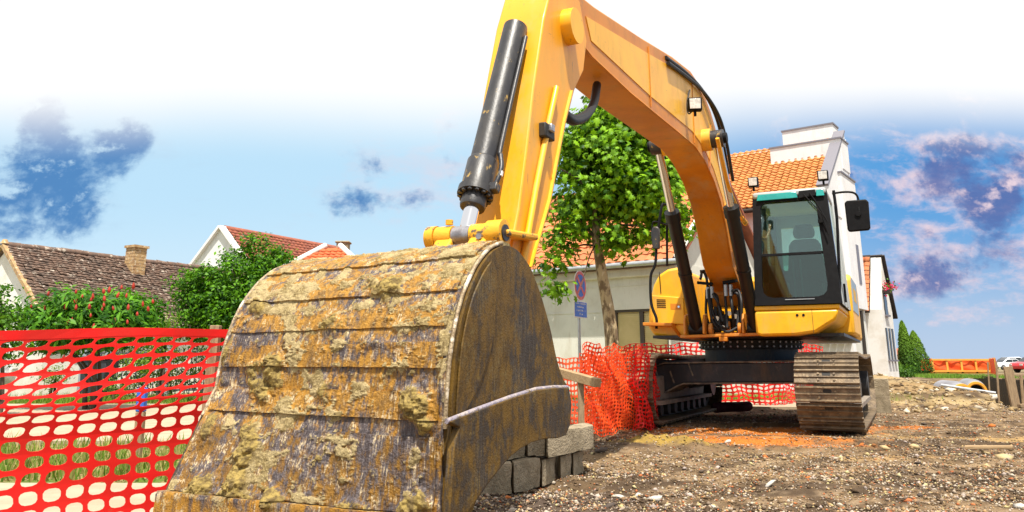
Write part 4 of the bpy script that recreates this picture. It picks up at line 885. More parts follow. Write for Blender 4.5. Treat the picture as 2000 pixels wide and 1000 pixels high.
# black front frame around a rounded opening
ow = [(.09,1.68),(.105,1.61),(.15,1.565),(.22,1.545),(.74,1.545),(.81,1.565),(.85,1.61),(.865,1.68),(.845,2.66),(.83,2.705),(.79,2.73),(.17,2.73),(.125,2.71),(.105,2.67)]
fm = MB(); out = [(0,zb),(1,zb),(1,zt),(0,zt)]
def fpt(k, z, dF): return cw(ffz(z) + dF, k, z)
nO = len(ow); ring = []
for i, (k, z) in enumerate(ow):
    # matching outer point
    kk = 0 if k < .3 else (1 if k > .7 else k); zz = zb if z < 1.6 else (zt if z > 2.66 else z)
    ring.append((kk, zz))
for dF, flip in ((0, False), (-.09, True)):
    pass
V = [fpt(k, z, 0) for k, z in ow] + [fpt(k, z, 0) for k, z in ring] + [fpt(k, z, -.09) for k, z in ow] + [fpt(k, z, -.09) for k, z in ring]
Fc_ = []
for i in range(nO):
    j = (i+1) % nO
    Fc_ += [(i, j, nO+j, nO+i), (2*nO+i, 3*nO+i, 3*nO+j, 2*nO+j), (i, 2*nO+i, 2*nO+j, j), (nO+i, nO+j, 3*nO+j, 3*nO+i)]
fm.add(V, Fc_); fm.build('front_frame', M['plastic'], cab)
zm = 2.07
panel('windshield', [(.08,zm+.012),(.87,zm+.012),(.86,2.74),(.09,2.74)], glass_up, .008, -.035)
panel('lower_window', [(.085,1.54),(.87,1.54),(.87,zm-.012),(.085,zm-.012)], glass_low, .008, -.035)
panel('window_bar', [(.08,zm-.014),(.87,zm-.014),(.87,zm+.014),(.08,zm+.014)], M['plastic'], .03, -.02)
panel('sill_strip', [(.36,1.515),(.70,1.515),(.70,1.522),(.36,1.522)], M['galv'], .01, .008)
def post(name, ka, Fa, kb, Fb_, w_, m, z0=zb, z1=zt): MB().beam(cw(Fa, ka, z0), cw(Fb_, kb, z1), w_, w_, (0,1,0)).build(name, m, cab, bevel=.012)
post('rear_pillar', .04, Fr+.05, .04, Fr+.08, .09, M['cabin']); post('rear_pillar', .96, Fr+.05, .96, Fr+.08, .09, M['cabgrey']); post('side_pillar', .975, .62, .975, .60, .07, M['cabgrey'])
post('inner_pillar', .03, .8, .03, .78, .06, M['cabin'])
ro = MB(); ro.add([cw(F_, k, z) for z in (zt-.06, zt+.03) for F_, k in ((Ft+.02,.0),(Ft+.02,1.0),(Fr,1.0),(Fr,.0))], [(0,3,2,1),(4,5,6,7),(0,1,5,4),(1,2,6,5),(2,3,7,6),(3,0,4,7)]); ro.build('roof', M['cabgrey'], cab, bevel=.03)
panel('roof_visor', [(.06,zt-.085),(.62,zt-.085),(.60,zt-.005),(.08,zt-.005)], M['visor'], .02, .03, .006); panel('roof_visor', [(.86,zt-.085),(.97,zt-.085),(.96,zt-.005),(.87,zt-.005)], M['visor'], .02, .03, .006)
panel('wiper_housing', [(.62,zt-.10),(.86,zt-.08),(.86,zt+.005),(.64,zt+.0)], M['plastic'], .06, .035, .01)
# rear wall with window, lower side panels, door
rw = MB()
for (k0, k1, z0, z1) in ((0,1,zb,1.92),(0,1,2.62,zt),(0,.16,1.92,2.62),(.84,1,1.92,2.62)): rw.add([cw(F_, k, z) for F_ in (Fr, Fr+.04) for k, z in ((k0,z0),(k1,z0),(k1,z1),(k0,z1))], [(0,1,2,3),(7,6,5,4),(0,4,5,1),(1,5,6,2),(2,6,7,3),(3,7,4,0)])
rw.build('rear_wall', M['cabgrey'], cab); rg = MB(); rg.add([cw(Fr+.02, k, z) for k, z in ((.16,1.92),(.84,1.92),(.84,2.62),(.16,2.62))], [(0,1,2,3)]); rg.build('rear_window', glass_side, cab)
for k_, m_ in ((.985, M['cabgrey']), (.015, M['cabin'])):
    s_ = MB(); s_.add([cw(F_, k_ + dk_, z) for dk_ in (-.012, .012) for F_, z in ((Fr+.05,zb),(Fb-.09,zb),(ffz(1.75)-.09,1.75),(Fr+.05,1.75))], [(0,1,2,3),(7,6,5,4),(0,4,5,1),(1,5,6,2),(2,6,7,3),(3,7,4,0)]); s_.build('side_panel', m_, cab)
    g_ = MB(); g_.add([cw(F_, k_, z) for F_, z in ((Fr+.05,1.75),(ffz(1.75)-.09,1.75),(ffz(zt-.07)-.09,zt-.07),(Fr+.05,zt-.07))], [(0,1,2,3)]); g_.build('side_glass', glass_side, cab)
fl_ = MB(); fl_.add([cw(F_, k, z) for z in (zb, zb+.03) for F_, k in ((Fb-.03,.01),(Fb-.03,.99),(Fr,.99),(Fr,.01))], [(0,3,2,1),(4,5,6,7),(0,1,5,4),(1,2,6,5),(2,3,7,6),(3,0,4,7)]); fl_.build('floor', M['cabin'], cab)
# inside
st_ = empty('operator_seat', (0,0,0)); st_.parent = exc; sc = .87
MB().prism([(-.235,1.93),(.235,1.93),(.20,2.32),(.15,2.40),(-.15,2.40),(-.20,2.32)], lambda q, t: E(t - (q[1]-1.9)*.15, sc+q[0], q[1]), .40, .52).build('backrest', M['seat'], st_, bevel=.04)
MB().prism([(-.125,2.41),(.125,2.41),(.14,2.50),(.11,2.60),(-.11,2.60),(-.14,2.50)], lambda q, t: E(t, sc+q[0], q[1]), .34, .44).build('headrest', M['seat'], st_, bevel=.035)
MB().box(sc-.24, sc+.24, -1.0, -.45, 1.80, 1.93).build('cushion', M['seat'], st_, bevel=.04); MB().box(sc-.18, sc+.18, -.9, -.5, 1.49, 1.80).build('seat_base', M['cabin'], st_)
for s in (-1, 1):
    co = empty('control_console', (0,0,0)); co.parent = exc
    MB().box(sc+s*.33-.07, sc+s*.33+.07, -1.15, -.45, 1.60, 1.99).build('console_box', M['cabin'], co, bevel=.03)
    MB().tube(bez([E(1.1, sc+s*.33, 1.98), E(1.13, sc+s*.33, 2.08), E(1.12, sc+s*.31, 2.15)], 4), .013, 8).build('lever', M['plastic'], co); MB().tube([E(1.12, sc+s*.31, 2.13), E(1.12, sc+s*.30, 2.23)], [.022,.028], 10).build('grip', M['plastic'], co, smooth=50)
tl = empty('travel_levers', (0,0,0)); tl.parent = exc
for k in (.80, .885):
    MB().tube([E(1.30,k,1.56),E(1.36,k+.005,2.02)], .011, 8).build('rod', M['galv'], tl); MB().box(k-.06,k+.05,-1.42,-1.28,1.53,1.56).build('pedal', M['steel'], tl, bevel=.006)
MB().box(.44,.52,-1.45,-1.30,1.75,2.0).build('monitor', M['cabin'], cab, bevel=.015)
# wiper
wp = MB(); wp.tube(bez([cw(ffz(2.80)+.05,.78,2.80), cw(ffz(2.66)+.05,.86,2.66), cw(ffz(2.42)+.05,.965,2.42)], 4), .008, 6); wp.tube([cw(ffz(2.78)+.05,.70,2.79), cw(ffz(2.45)+.05,.95,2.47)], .007, 6); wp.tube([cw(ffz(2.52)+.05,.90,2.54), cw(ffz(2.30)+.05,.955,2.26)], .008, 6); wp.build('wiper', M['plastic'], cab)
MB().box(-.03,.03,-.02,.02,-.02,.02).build('latch', M['plastic'], cab, loc=cw(ffz(2.44)+.03,.88,2.44))
# door side rail
hr = [pE(1628,372,1.50), pE(1634,420,1.50), pE(1637,480,1.50), pE(1640,560,1.50), pE(1638,585,1.50), pE(1628,596,1.52)]
MB().tube(bez(hr, 6), .017, 8).build('door_handrail', M['plastic'], cab, smooth=60)
MB().prism([(1.10,1.50),(1.16,1.50),(1.16,1.72),(1.10,1.72)], FZ, 1.335, 1.36).build('door_hinge', M['plastic'], cab)
# work lights
def lamp(name, c, par, s=.062, yaw=0):
    r0 = empty(name, c, yaw); r0.parent = par
    MB().prism([(-s,-s),(s,-s),(s*1.03,s),(-s*1.03,s)], lambda q, t: (q[0], t, q[1]), -.03, .05).build('housing', M['plastic'], r0, bevel=.012)
    MB().prism([(-s*.78,-s*.78),(s*.78,-s*.78),(s*.8,s*.78),(-s*.8,s*.78)], lambda q, t: (q[0], t, q[1]), -.036, -.031).build('lens', M['lens'], r0, bevel=.003)
    MB().box(-.012,.012,.0,.03,-s-.05,-s).build('bracket', M['plastic'], r0)
lamp('work_light', pE(1471,356,1.46), exc); lamp('work_light', pE(1607,343,1.46), exc)
# mirrors
mi = empty('wing_mirror', pE(1675,421,1.40)); mi.parent = exc
MB().prism([(-.125,-.17),(-.105,-.19),(.10,-.185),(.125,-.165),(.135,.15),(.11,.185),(-.10,.185),(-.13,.16)], lambda q, t: (q[0], t, q[1]), -.035, .03).build('mirror_shell', M['plastic'], mi, bevel=.03)
c0 = pE(1675,421,1.40); arm = [pE(1625,378,1.42) - c0, pE(1650,375,1.42) - c0, pE(1668,377,1.41) - c0, pE(1676,388,1.40) - c0, pE(1678,415,1.44) - c0]
MB().tube(bez(arm, 5), .013, 8).build('mirror_arm', M['plastic'], mi, smooth=60); MB().tube([Vector((.01,-.05,.02)), Vector((.01,-.03,.02))], .035, 14).build('clamp', M['plastic'], mi, smooth=40)
# handrail and mirror at the other front corner
hl = empty('front_handrail', (0,0,0)); hl.parent = exc
MB().tube(bez([pE(1282,642,1.30), pE(1282,622,1.30), pE(1272,592,1.28), pE(1271,540,1.25), pE(1280,515,1.22), pE(1283,470,1.18), pE(1292,405,1.15), pE(1297,399,1.1)], 5), .019, 8).build('tube', M['plastic'], hl, smooth=60)
MB().tube(bez([pE(1297,399,1.1), pE(1308,403,1.0), pE(1303,430,.9), pE(1303,520,.8)], 5), .017, 8).build('tube', M['plastic'], hl, smooth=60)
MB().tube(bez([pE(1274,470,1.16), pE(1274,440,1.15), pE(1280,433,1.14), pE(1304,440,.95)], 4), .012, 8).build('brace', M['plastic'], hl, smooth=60)
ml = empty('rear_view_mirror', pE(1281,467,1.22)); ml.parent = exc
MB().prism([(-.05,-.13),(.05,-.14),(.06,.13),(.03,.17),(-.03,.17),(-.06,.1)], lambda q, t: (q[0], t, q[1]), -.02, .02).build('mirror_shell', M['cylblack'], ml, bevel=.015)
# ---- boom
bw = .18
und = [(.85,1.62),(1.2,1.76),(1.60,1.97),(1.72,2.15),(1.84,2.38),(2.1,2.67),(2.42,2.86),(2.86,3.0),(3.34,3.055),(4.05,3.02),(4.9,2.975),(5.6,2.94),(6.5,2.93),(6.75,2.96)]
top = [(6.95,3.05),(6.98,3.18),(6.85,3.30),(6.4,3.36),(5.2,3.58),(4.1,3.80),(3.3,3.92),(2.75,3.90),(2.32,3.74),(1.9,3.46),(1.5,3.10),(1.1,2.70),(.72,2.28),(.52,1.95),(.50,1.75),(.6,1.62)]
boom = empty('boom', (0,0,0)); boom.parent = exc
MB().prism(und + top, FZ, L0-bw, L0+bw).build('boom_box', M['orange'], boom, bevel=.012)  # whole box in the darker copy, its underside shade sits in the paint
sp = MB().prism([(p[0]*1.0, p[1]) for p in [(.95,1.9),(1.35,2.0),(1.62,2.3),(1.95,2.75),(2.4,3.02),(2.9,3.16),(3.4,3.2),(5.0,3.1),(6.5,3.05),(6.6,3.2),(5.0,3.5),(4.0,3.7),(3.2,3.8),(2.75,3.78),(2.3,3.6),(1.6,3.0),(1.0,2.4),(.8,2.0)]], FZ, L0+bw, L0+bw+.006).build('side_plate', M['yellow'], boom)
for s in (-1, 1): MB().tube([E(2.88,L0+s*(bw-.01),3.23),E(2.88,L0+s*(bw+.10),3.23)], .125, 24).build('pin_boss', M['yellow'], boom, smooth=40)
MB().beam(E(2.42,L0+bw+.012,3.55), E(2.62,L0+bw+.012,2.98), .006, .02, (0,1,0)).build('weld_seam', M['orange'], boom)
for (f0_, z0_b, f1_, z1_b) in ((1.98,2.55,1.42,3.0),(3.34,3.06,3.3,3.91),(5.0,2.975,5.0,3.6)):
    MB().tube([E(f0_,L0+bw+.008,z0_b+.02), E(f1_,L0+bw+.008,z1_b-.03)], .007, 6).build('weld_bead', M['orange'], boom)
MB().tube([E(f_,L0+bw+.004,z_) for f_, z_ in und[2:]], .007, 6).build('weld_bead', M['orange'], boom, smooth=60)
# boom cylinders
for s in (-1, 1):
    cy_ = empty('boom_cylinder', (0,0,0)); cy_.parent = exc; Lc = L0 + s*.36
    a = E(1.32, Lc, 1.20); b_ = E(2.88, Lc - s*.02, 3.23); d = (b_ - a); e1 = a + d*.655
    MB().tube([a - d.normalized()*.0, e1], .078, 22).build('barrel', M['barrel'], cy_, smooth=40); MB().tube([e1 - d.normalized()*.10, e1 + d.normalized()*.02], .092, 22).build('gland', M['barrel'], cy_, smooth=40)
    MB().tube([e1, b_], .045, 20).build('rod', M['chrome'], cy_, smooth=40)
    MB().tube([b_ - Vector((.075,0,0)), b_ + Vector((.075,0,0))], .10, 22).build('rod_eye', M['cylblack'], cy_, smooth=40); MB().tube([b_ + Vector((s*.076,0,0)), b_ + Vector((s*.11,0,0))], .06, 18).build('pin_cap', M['plastic'], cy_, smooth=40)
    MB().tube([a + d*.325 - d.normalized()*.02, a + d*.325 + d.normalized()*.02], .086, 22).build('clamp', M['barrel'], cy_, smooth=40)
    MB().tube([a - Vector((.09,0,0)), a + Vector((.09,0,0))], .085, 20).build('foot_eye', M['barrel'], cy_, smooth=40)
    for t_ in (-.125, .115):
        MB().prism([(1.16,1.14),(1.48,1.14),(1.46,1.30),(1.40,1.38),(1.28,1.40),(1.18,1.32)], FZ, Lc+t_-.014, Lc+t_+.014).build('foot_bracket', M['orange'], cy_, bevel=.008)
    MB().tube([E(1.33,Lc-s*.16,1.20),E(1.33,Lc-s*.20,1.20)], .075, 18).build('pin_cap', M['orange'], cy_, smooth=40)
# hoses at the boom foot
hz = empty('hydraulic_hoses', (0,0,0)); hz.parent = exc
def hose(pts, r=.018, m='rubber', par=hz, nm='hose'): MB().tube(bez(pts, 6), r, 8).build(nm, M[m], par, smooth=60)
for (pts) in ([(1367,530),(1383,530),(1388,545),(1388,566),(1390,600),(1400,630),(1412,640)], [(1368,545),(1372,530),(1379,540),(1383,566),(1386,600),(1392,628),(1405,645)], [(1380,566),(1380,620),(1396,642),(1425,640)], [(1436,522),(1420,524),(1414,535),(1415,562),(1418,600),(1420,640)],
              [(1437,528),(1428,530),(1424,545),(1425,562),(1430,600),(1434,640)], [(1392,574),(1402,590),(1408,610),(1404,636)], [(1430,568),(1442,568),(1448,590),(1448,630)], [(1388,570),(1400,578),(1404,600),(1412,628)], [(1426,575),(1440,574),(1444,600),(1440,636)], [(1400,634),(1420,648),(1440,640)]):
    hose([pE(x, y, 1.30 + .06*math.sin(x*.7)) for x, y in pts])
for (x, y) in ((1382,567),(1390,566),(1417,562),(1427,562)): MB().tube([pE(x, y-6, 1.32), pE(x+1, y+16, 1.32)], .024, 10).build('fitting', M['galv'], hz, smooth=40)
MB().beam(pE(1362,552,1.34), pE(1392,555,1.34), .05, .035).build('hose_clamp', M['plastic'], hz); MB().beam(pE(1412,552,1.34), pE(1440,548,1.34), .05, .035).build('hose_clamp', M['plastic'], hz)
vb = MB()
for k in range(9): vb.box(L0 - .25 + .055*k, L0 - .25 + .055*k + .045, -1.05, -.85, 1.15 + .02*(k % 3), 1.35 + .05*((k*7) % 4))
vb.build('valve_block', M['deep'], hz, bevel=.006)
for (x, y) in ((1400,622),(1424,612),(1436,618),(1412,640)): MB().tube([pE(x, y, 1.2), pE(x, y, 1.26)], .03, 10).build('fitting', M['chrome'], hz, smooth=40)
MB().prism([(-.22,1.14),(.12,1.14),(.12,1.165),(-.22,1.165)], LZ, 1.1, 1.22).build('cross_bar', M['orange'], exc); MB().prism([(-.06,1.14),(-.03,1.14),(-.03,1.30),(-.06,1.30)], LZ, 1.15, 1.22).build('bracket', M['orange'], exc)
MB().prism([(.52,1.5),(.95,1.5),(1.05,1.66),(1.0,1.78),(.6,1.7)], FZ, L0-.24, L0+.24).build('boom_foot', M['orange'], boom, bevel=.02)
# hoses over the boom
for k in range(2):
    hose([E(1.6,L0+bw+.03+.05*k,3.12-.1*k), E(2.0,L0+bw+.05+.05*k,3.50-.06*k), E(2.4,L0+bw+.05+.05*k,3.72-.06*k), E(2.9,L0+bw+.02+.03*k,3.84-.05*k), E(3.6,L0+bw+.01+.02*k,3.80-.06*k), E(4.4,L0+bw+.01+.02*k,3.68-.06*k)], .02, 'rubber', boom)
hose([pL(1401,270,L0+bw+.22), pL(1412,320,L0+bw+.22), pL(1425,370,L0+bw+.2), pL(1446,420,L0+bw+.12), pL(1452,432,L0+bw+.1)], .022, 'stickpaint', boom, 'steel_pipe'); MB().tube([pL(1448,426,L0+bw+.1), pL(1456,436,L0+bw+.1)], .035, 10).build('pipe_fitting', M['wornyellow'], boom, smooth=40)
lamp('boom_light', pL(1357,204,L0+bw+.12), exc, .07, R(20))
hose([pL(1347,176,L0+bw+.02), pL(1342,200,L0+bw+.02), pL(1345,222,L0+bw+.03), pL(1356,212,L0+bw+.1)], .008, 'rubber', boom, 'cable')
# ---- stick
sw_ = .165
stick = empty('stick', (0,0,0)); stick.parent = exc
sf = [(7.98,.86),(8.02,.98),(7.86,1.32),(7.74,1.60),(7.64,1.95),(7.54,2.35),(7.38,2.85),(7.22,3.20),(7.02,3.32),(6.74,3.25),(6.62,3.0),(6.70,2.75),(6.88,2.55),(7.04,2.27),(7.30,1.70),(7.58,1.30),(7.80,.92),(7.88,.84)]
MB().prism(sf, FZ, -.03-sw_, -.03+sw_).build('stick_box', M['stickpaint'], stick, bevel=.010)
Ls = -.03 + sw_
MB().tube([E(7.74,Ls+.02,1.30), E(7.56,Ls+.02,1.75), E(7.36,Ls+.02,2.20), E(7.24,Ls+.02,2.45)], .019, 10).build('grease_pipe', M['yellow'], stick, smooth=60)
for (f, z) in ((7.40,2.12),): MB().obox(E(f,Ls+.02,z), (.05,0,0), (0,.14,0), (0,0,.09)).build('pipe_clamp', M['deep'], stick, bevel=.01); MB().obox(E(f,Ls+.05,z+.02), (.03,0,0), (0,.05,0), (0,0,.05)).build('clamp_bolt', M['steel'], stick, bevel=.008)
edge = [(7.62,1.30),(7.35,1.72),(7.10,2.27),(6.96,2.52)]
for a, b_ in zip(edge, edge[1:]): MB().beam(E(a[0],Ls+.004,a[1]), E(b_[0],Ls+.004,b_[1]), .008, .03, (1,0,0)).build('edge_strip', M['yellow'], stick)
MB().tube([E(7.0,-.03-.24,2.95),E(7.0,-.03+.24,2.95)], .12, 24).build('boom_pin', M['yellow'], stick, smooth=40)
# hose loop at the elbow
for k in range(2): hose([pL(1082-6*k,150,.02), pL(1086-4*k,190,.04), pL(1098,218-4*k,.08), pL(1120,236-5*k,.1), pL(1145,226-4*k,.06), pL(1160,200,.02), pL(1166,165,-.02)], .033-.006*k, 'rubber', stick)
# ---- bucket cylinder
bc = empty('bucket_cylinder', (0,0,0)); bc.parent = exc
a = E(8.03,-.03,1.425); b_ = E(7.45,-.03,2.78); d = (b_ - a).normalized()
MB().tube([a, a + d*.30], .042, 20).build('rod', M['chrome'], bc, smooth=40)
MB().tube([a + d*.17, a + d*.185, a + d*.23, a + d*.245], [.066,.07,.066,.066], 24).build('wiper_seal', M['cylblack'], bc, smooth=40)
MB().tube([a + d*.245, a + d*.285], .098, 28).build('gland_flange', M['cylblack'], bc, smooth=40)
MB().tube([a + d*.285, a + d*.46, a + d*.475], [.086,.086,.078], 28).build('gland', M['cylblack'], bc, smooth=40)
MB().tube([a + d*.475, a + d*1.5], .0745, 28).build('barrel', M['cylblack'], bc, smooth=40)
ux = d.orthogonal().normalized(); uy = d.cross(ux)
for k in range(14):
    w_ = ux*math.cos(k*2*math.pi/14) + uy*math.sin(k*2*math.pi/14); MB().tube([a + d*.232 + w_*.083, a + d*.248 + w_*.083], .0125, 6).build('bolt', M['cylblack'], bc)
sidev = Vector((1,0,0))
hose([a + d*.29 + sidev*.10, a + d*.34 + sidev*.115, a + d*.42 + sidev*.12, a + d*.50 + sidev*.10, a + d*.60 + sidev*.088, a + d*1.4 + sidev*.088], .014, 'cylblack', bc, 'oil_pipe'); MB().obox(a + d*.285 + sidev*.105, sidev*.05, d*.05, d.cross(sidev)*.05).build('port_block', M['cylblack'], bc, bevel=.006)
MB().obox(a + d*.375 + sidev*.132 , sidev*.006, d*.03, d.cross(sidev)*.016).build('tag', M['signwhite'], bc)
# ---- link and pins between stick and bucket
lk = empty('bucket_link', (0,0,0)); lk.parent = exc; Fp, Zp = 8.03, 1.425
MB().tube([E(Fp,-.03-.215,Zp),E(Fp,-.03-.165,Zp)], .062, 26).build('pin_collar', M['wornyellow'], lk, smooth=40); MB().tube([E(Fp,-.03-.16,Zp),E(Fp,-.03-.065,Zp)], .056, 26).build('boss', M['wornyellow'], lk, smooth=40)
MB().tube([E(Fp,-.03-.06,Zp),E(Fp,-.03+.04,Zp)], .052, 26).build('rod_eye', M['steel'], lk, smooth=40); MB().tube([E(Fp,-.03+.045,Zp),E(Fp,-.03+.135,Zp)], .056, 26).build('boss', M['wornyellow'], lk, smooth=40)
MB().tube([E(Fp,-.03+.14,Zp),E(Fp,-.03+.225,Zp)], .068, 28).build('pin_collar', M['wornyellow'], lk, smooth=40); MB().tube([E(Fp,-.03+.225,Zp),E(Fp,-.03+.232,Zp)], .042, 24).build('pin_end', M['cylblack'], lk, smooth=40)
MB().tube([E(Fp+.02,-.03-.085,Zp+.06),E(Fp+.02,-.03-.085,Zp+.085)], .02, 10).build('grease_cap', M['wornyellow'], lk); MB().tube([E(Fp+.055,-.03+.115,Zp-.02),E(Fp+.075,-.03+.115,Zp-.02)], .016, 8).build('grease_nipple', M['steel'], lk)
for s in (-1, 1):
    MB().beam(E(Fp,-.03+s*.20,Zp), E(7.68,-.03+s*.20,1.45), .035, .11, (1,0,0)).build('idler_arm', M['wornyellow'], lk, bevel=.012); MB().beam(E(Fp,-.03+s*.10,Zp), E(8.34,-.03+s*.10,1.08), .05, .10, (1,0,0)).build('push_arm', M['wornyellow'], lk, bevel=.012)
# ---- bucket
bk = empty('bucket', (0,0,0)); bk.parent = exc; BW = .6
def skew(F, L, z): return F - np.clip((z - .33)/.37, 0, 1)*.19*(BW - L)/(2*BW)
bp = np.array([(9.30,.015),(9.275,.18),(9.262,.33),(9.258,.45),(9.255,.58),(9.252,.68),(9.24,.78),(9.222,.87),(9.19,.96),(9.14,1.05),(9.06,1.14),(8.97,1.205),(8.86,1.243),(8.75,1.236),(8.63,1.18),(8.53,1.08),(8.43,.94),(8.37,.815),(8.31,.74),(8.24,.70)])
seg = np.r_[0, np.cumsum(np.hypot(*np.diff(bp, axis=0).T))]
def prof_at(s):
    # smooth resampling of the outline
    return np.stack([np.interp(s, seg, bp[:, 0]), np.interp(s, seg, bp[:, 1])], -1)
sd0 = np.linspace(0, seg[-1], 900); pd = prof_at(sd0); ker = np.hanning(61); ker /= ker.sum()
pdp = np.pad(pd, ((30,30),(0,0)), 'edge'); pdp[:30] = 2*pd[0] - pd[30:0:-1]; pdp[-30:] = 2*pd[-1] - pd[-2:-32:-1]
pd = np.stack([np.convolve(pdp[:, i], ker, 'valid') for i in (0, 1)], -1)
tg = np.gradient(pd, axis=0); tg /= np.linalg.norm(tg, axis=1, keepdims=True); nd = np.stack([tg[:, 1], -tg[:, 0]], -1)   # outward
def zs(z): return float(np.interp(z, pd[:500, 1], sd0[:500])) if True else 0     # arc length at height on the rising side
def mud(s, L):
    """thickness and amount of dried mud at (arc length, across)"""
    big = fbm(s*5.5 + 4, L*4.0, o=4, seed=101); fine = fbm(s*34, L*34, o=4, seed=105, gain=.66); crust = fbm(s*20 + 3, L*14, o=5, seed=111, gain=.66)
    z = np.interp(s, sd0, pd[:, 1])
    amt = ss(big*.42 + crust*.58 + .06*ss(z, .85, 1.2), .525, .615)
    amt = np.maximum(amt, .55*ss(fine, .60, .68))
    t = amt*(.001 + .006*ss(crust, .45, .75)) + amt*(fine - .45)*.013
    def clump(zc_, Lc_, rs, rl, h_, seed):
        s0 = zs(zc_); q = np.exp(-(((s-s0)/rs)**2 + ((L-Lc_)/rl)**2)*1.1); nn = fbm(s*16 + seed, L*16, o=4, seed=seed, gain=.6)
        n3 = fbm(s*48 + seed, L*48, o=3, seed=seed+3, gain=.7); return np.clip(q*1.2 + (nn - .5)*1.5 - .45, 0, 1.0)*h_*(.55 + .9*n3)
    c = 0
    for a_c in ((.755,-.26,.085,.15,.05,1),(.70,-.29,.05,.06,.05,2),(.50,-.27,.10,.07,.05,3),(.40,-.26,.10,.055,.06,4),(.345,-.06,.055,.06,.075,5),(.36,-.42,.05,.09,.045,6),(.66,.49,.07,.10,.06,7),(.61,.53,.04,.05,.05,8),(.345,.26,.03,.10,.03,9),(1.06,.20,.07,.14,.035,10),(1.02,-.46,.05,.08,.035,11),(.70,.05,.06,.06,.02,12),(.93,.02,.06,.14,.022,13),(.345,-.22,.03,.16,.03,14),(.36,.50,.05,.08,.035,15),(.47,.10,.09,.05,.018,16),(.55,-.52,.08,.05,.03,17),(.80,-.55,.15,.03,.03,18),(.86,.30,.03,.2,.015,19)):
        c = np.maximum(c, .8*clump(*a_c[:5], a_c[5]*7+200))
    return t + c, np.clip(amt*.85 + c*40, 0, 1), np.clip(c*60, 0, 1)
def bucket_sheet(name, s0, s1, la, lb, base, ns, nl_, m, thick=.03, drape=True, parent=bk, edge_noise=0, mk=1.0):
    s = np.linspace(s0, s1, ns); L = np.linspace(la, lb, nl_); sg, Lg = np.meshgrid(s, L, indexing='ij')
    if edge_noise:
        wgt0 = np.clip(1 - (sg - s0)/.03, 0, 1); wgt1 = np.clip(1 - (s1 - sg)/.03, 0, 1)
        sg = sg + (wgt0 - wgt1)*(fbm(Lg*7, sg*0 + s0*9, o=4, seed=301) - .5)*edge_noise
    p = np.stack([np.interp(sg, sd0, pd[:, i]) for i in (0, 1)], -1); nn = np.stack([np.interp(sg, sd0, nd[:, i]) for i in (0, 1)], -1)
    h_, a_m, c_m = mud(sg, Lg); h_, a_m, c_m = h_*mk, a_m*(1 if mk == 1 else .55), c_m*mk
    h_ = h_ + base + (fbm(sg*6, Lg*6, o=3, seed=131) - .5)*.004
    q = p + nn*h_[..., None]; qi = p + nn*(base - thick)
    def tov(q_): return np.stack([Lg, -skew(q_[..., 0], Lg, q_[..., 1]), q_[..., 1]], -1)
    Vt, Vb = tov(q), tov(qi); n_ = ns*nl_
    id_ = np.arange(n_).reshape(ns, nl_); F = np.stack([id_[:-1,:-1], id_[1:,:-1], id_[1:,1:], id_[:-1,1:]], -1).reshape(-1, 4)
    # under face only along the rim, to give the sheet its thickness
    rim = np.r_[id_[0, :-1], id_[:-1, -1], id_[-1, :0:-1], id_[:0:-1, 0]]; rb = np.arange(len(rim)) + n_
    Vr = Vb.reshape(-1, 3)[rim]; k = len(rim); nx_ = np.roll(np.arange(k), -1)
    F2_ = np.stack([rim, rim[nx_], rb[nx_], rb], -1)
    V = np.concatenate([Vt.reshape(-1, 3), Vr]); am = np.r_[a_m.ravel(), a_m.ravel()[rim]]; cm = np.r_[c_m.ravel(), c_m.ravel()[rim]]
    me = npmesh(name, V, np.concatenate([F, F2_]), m, False)
    bm = bmesh.new(); bm.from_mesh(me); bmesh.ops.recalc_face_normals(bm, faces=bm.faces); bm.to_mesh(me); bm.free()
    me.polygons.foreach_set('use_smooth', [True]*len(me.polygons)); me.set_sharp_from_angle(angle=R(48))
    at = me.attributes.new('mud', 'FLOAT', 'POINT'); at.data.foreach_set('value', am.astype(np.float32)); at = me.attributes.new('clod', 'FLOAT', 'POINT'); at.data.foreach_set('value', cm.astype(np.float32))
    return link(name, me, parent)
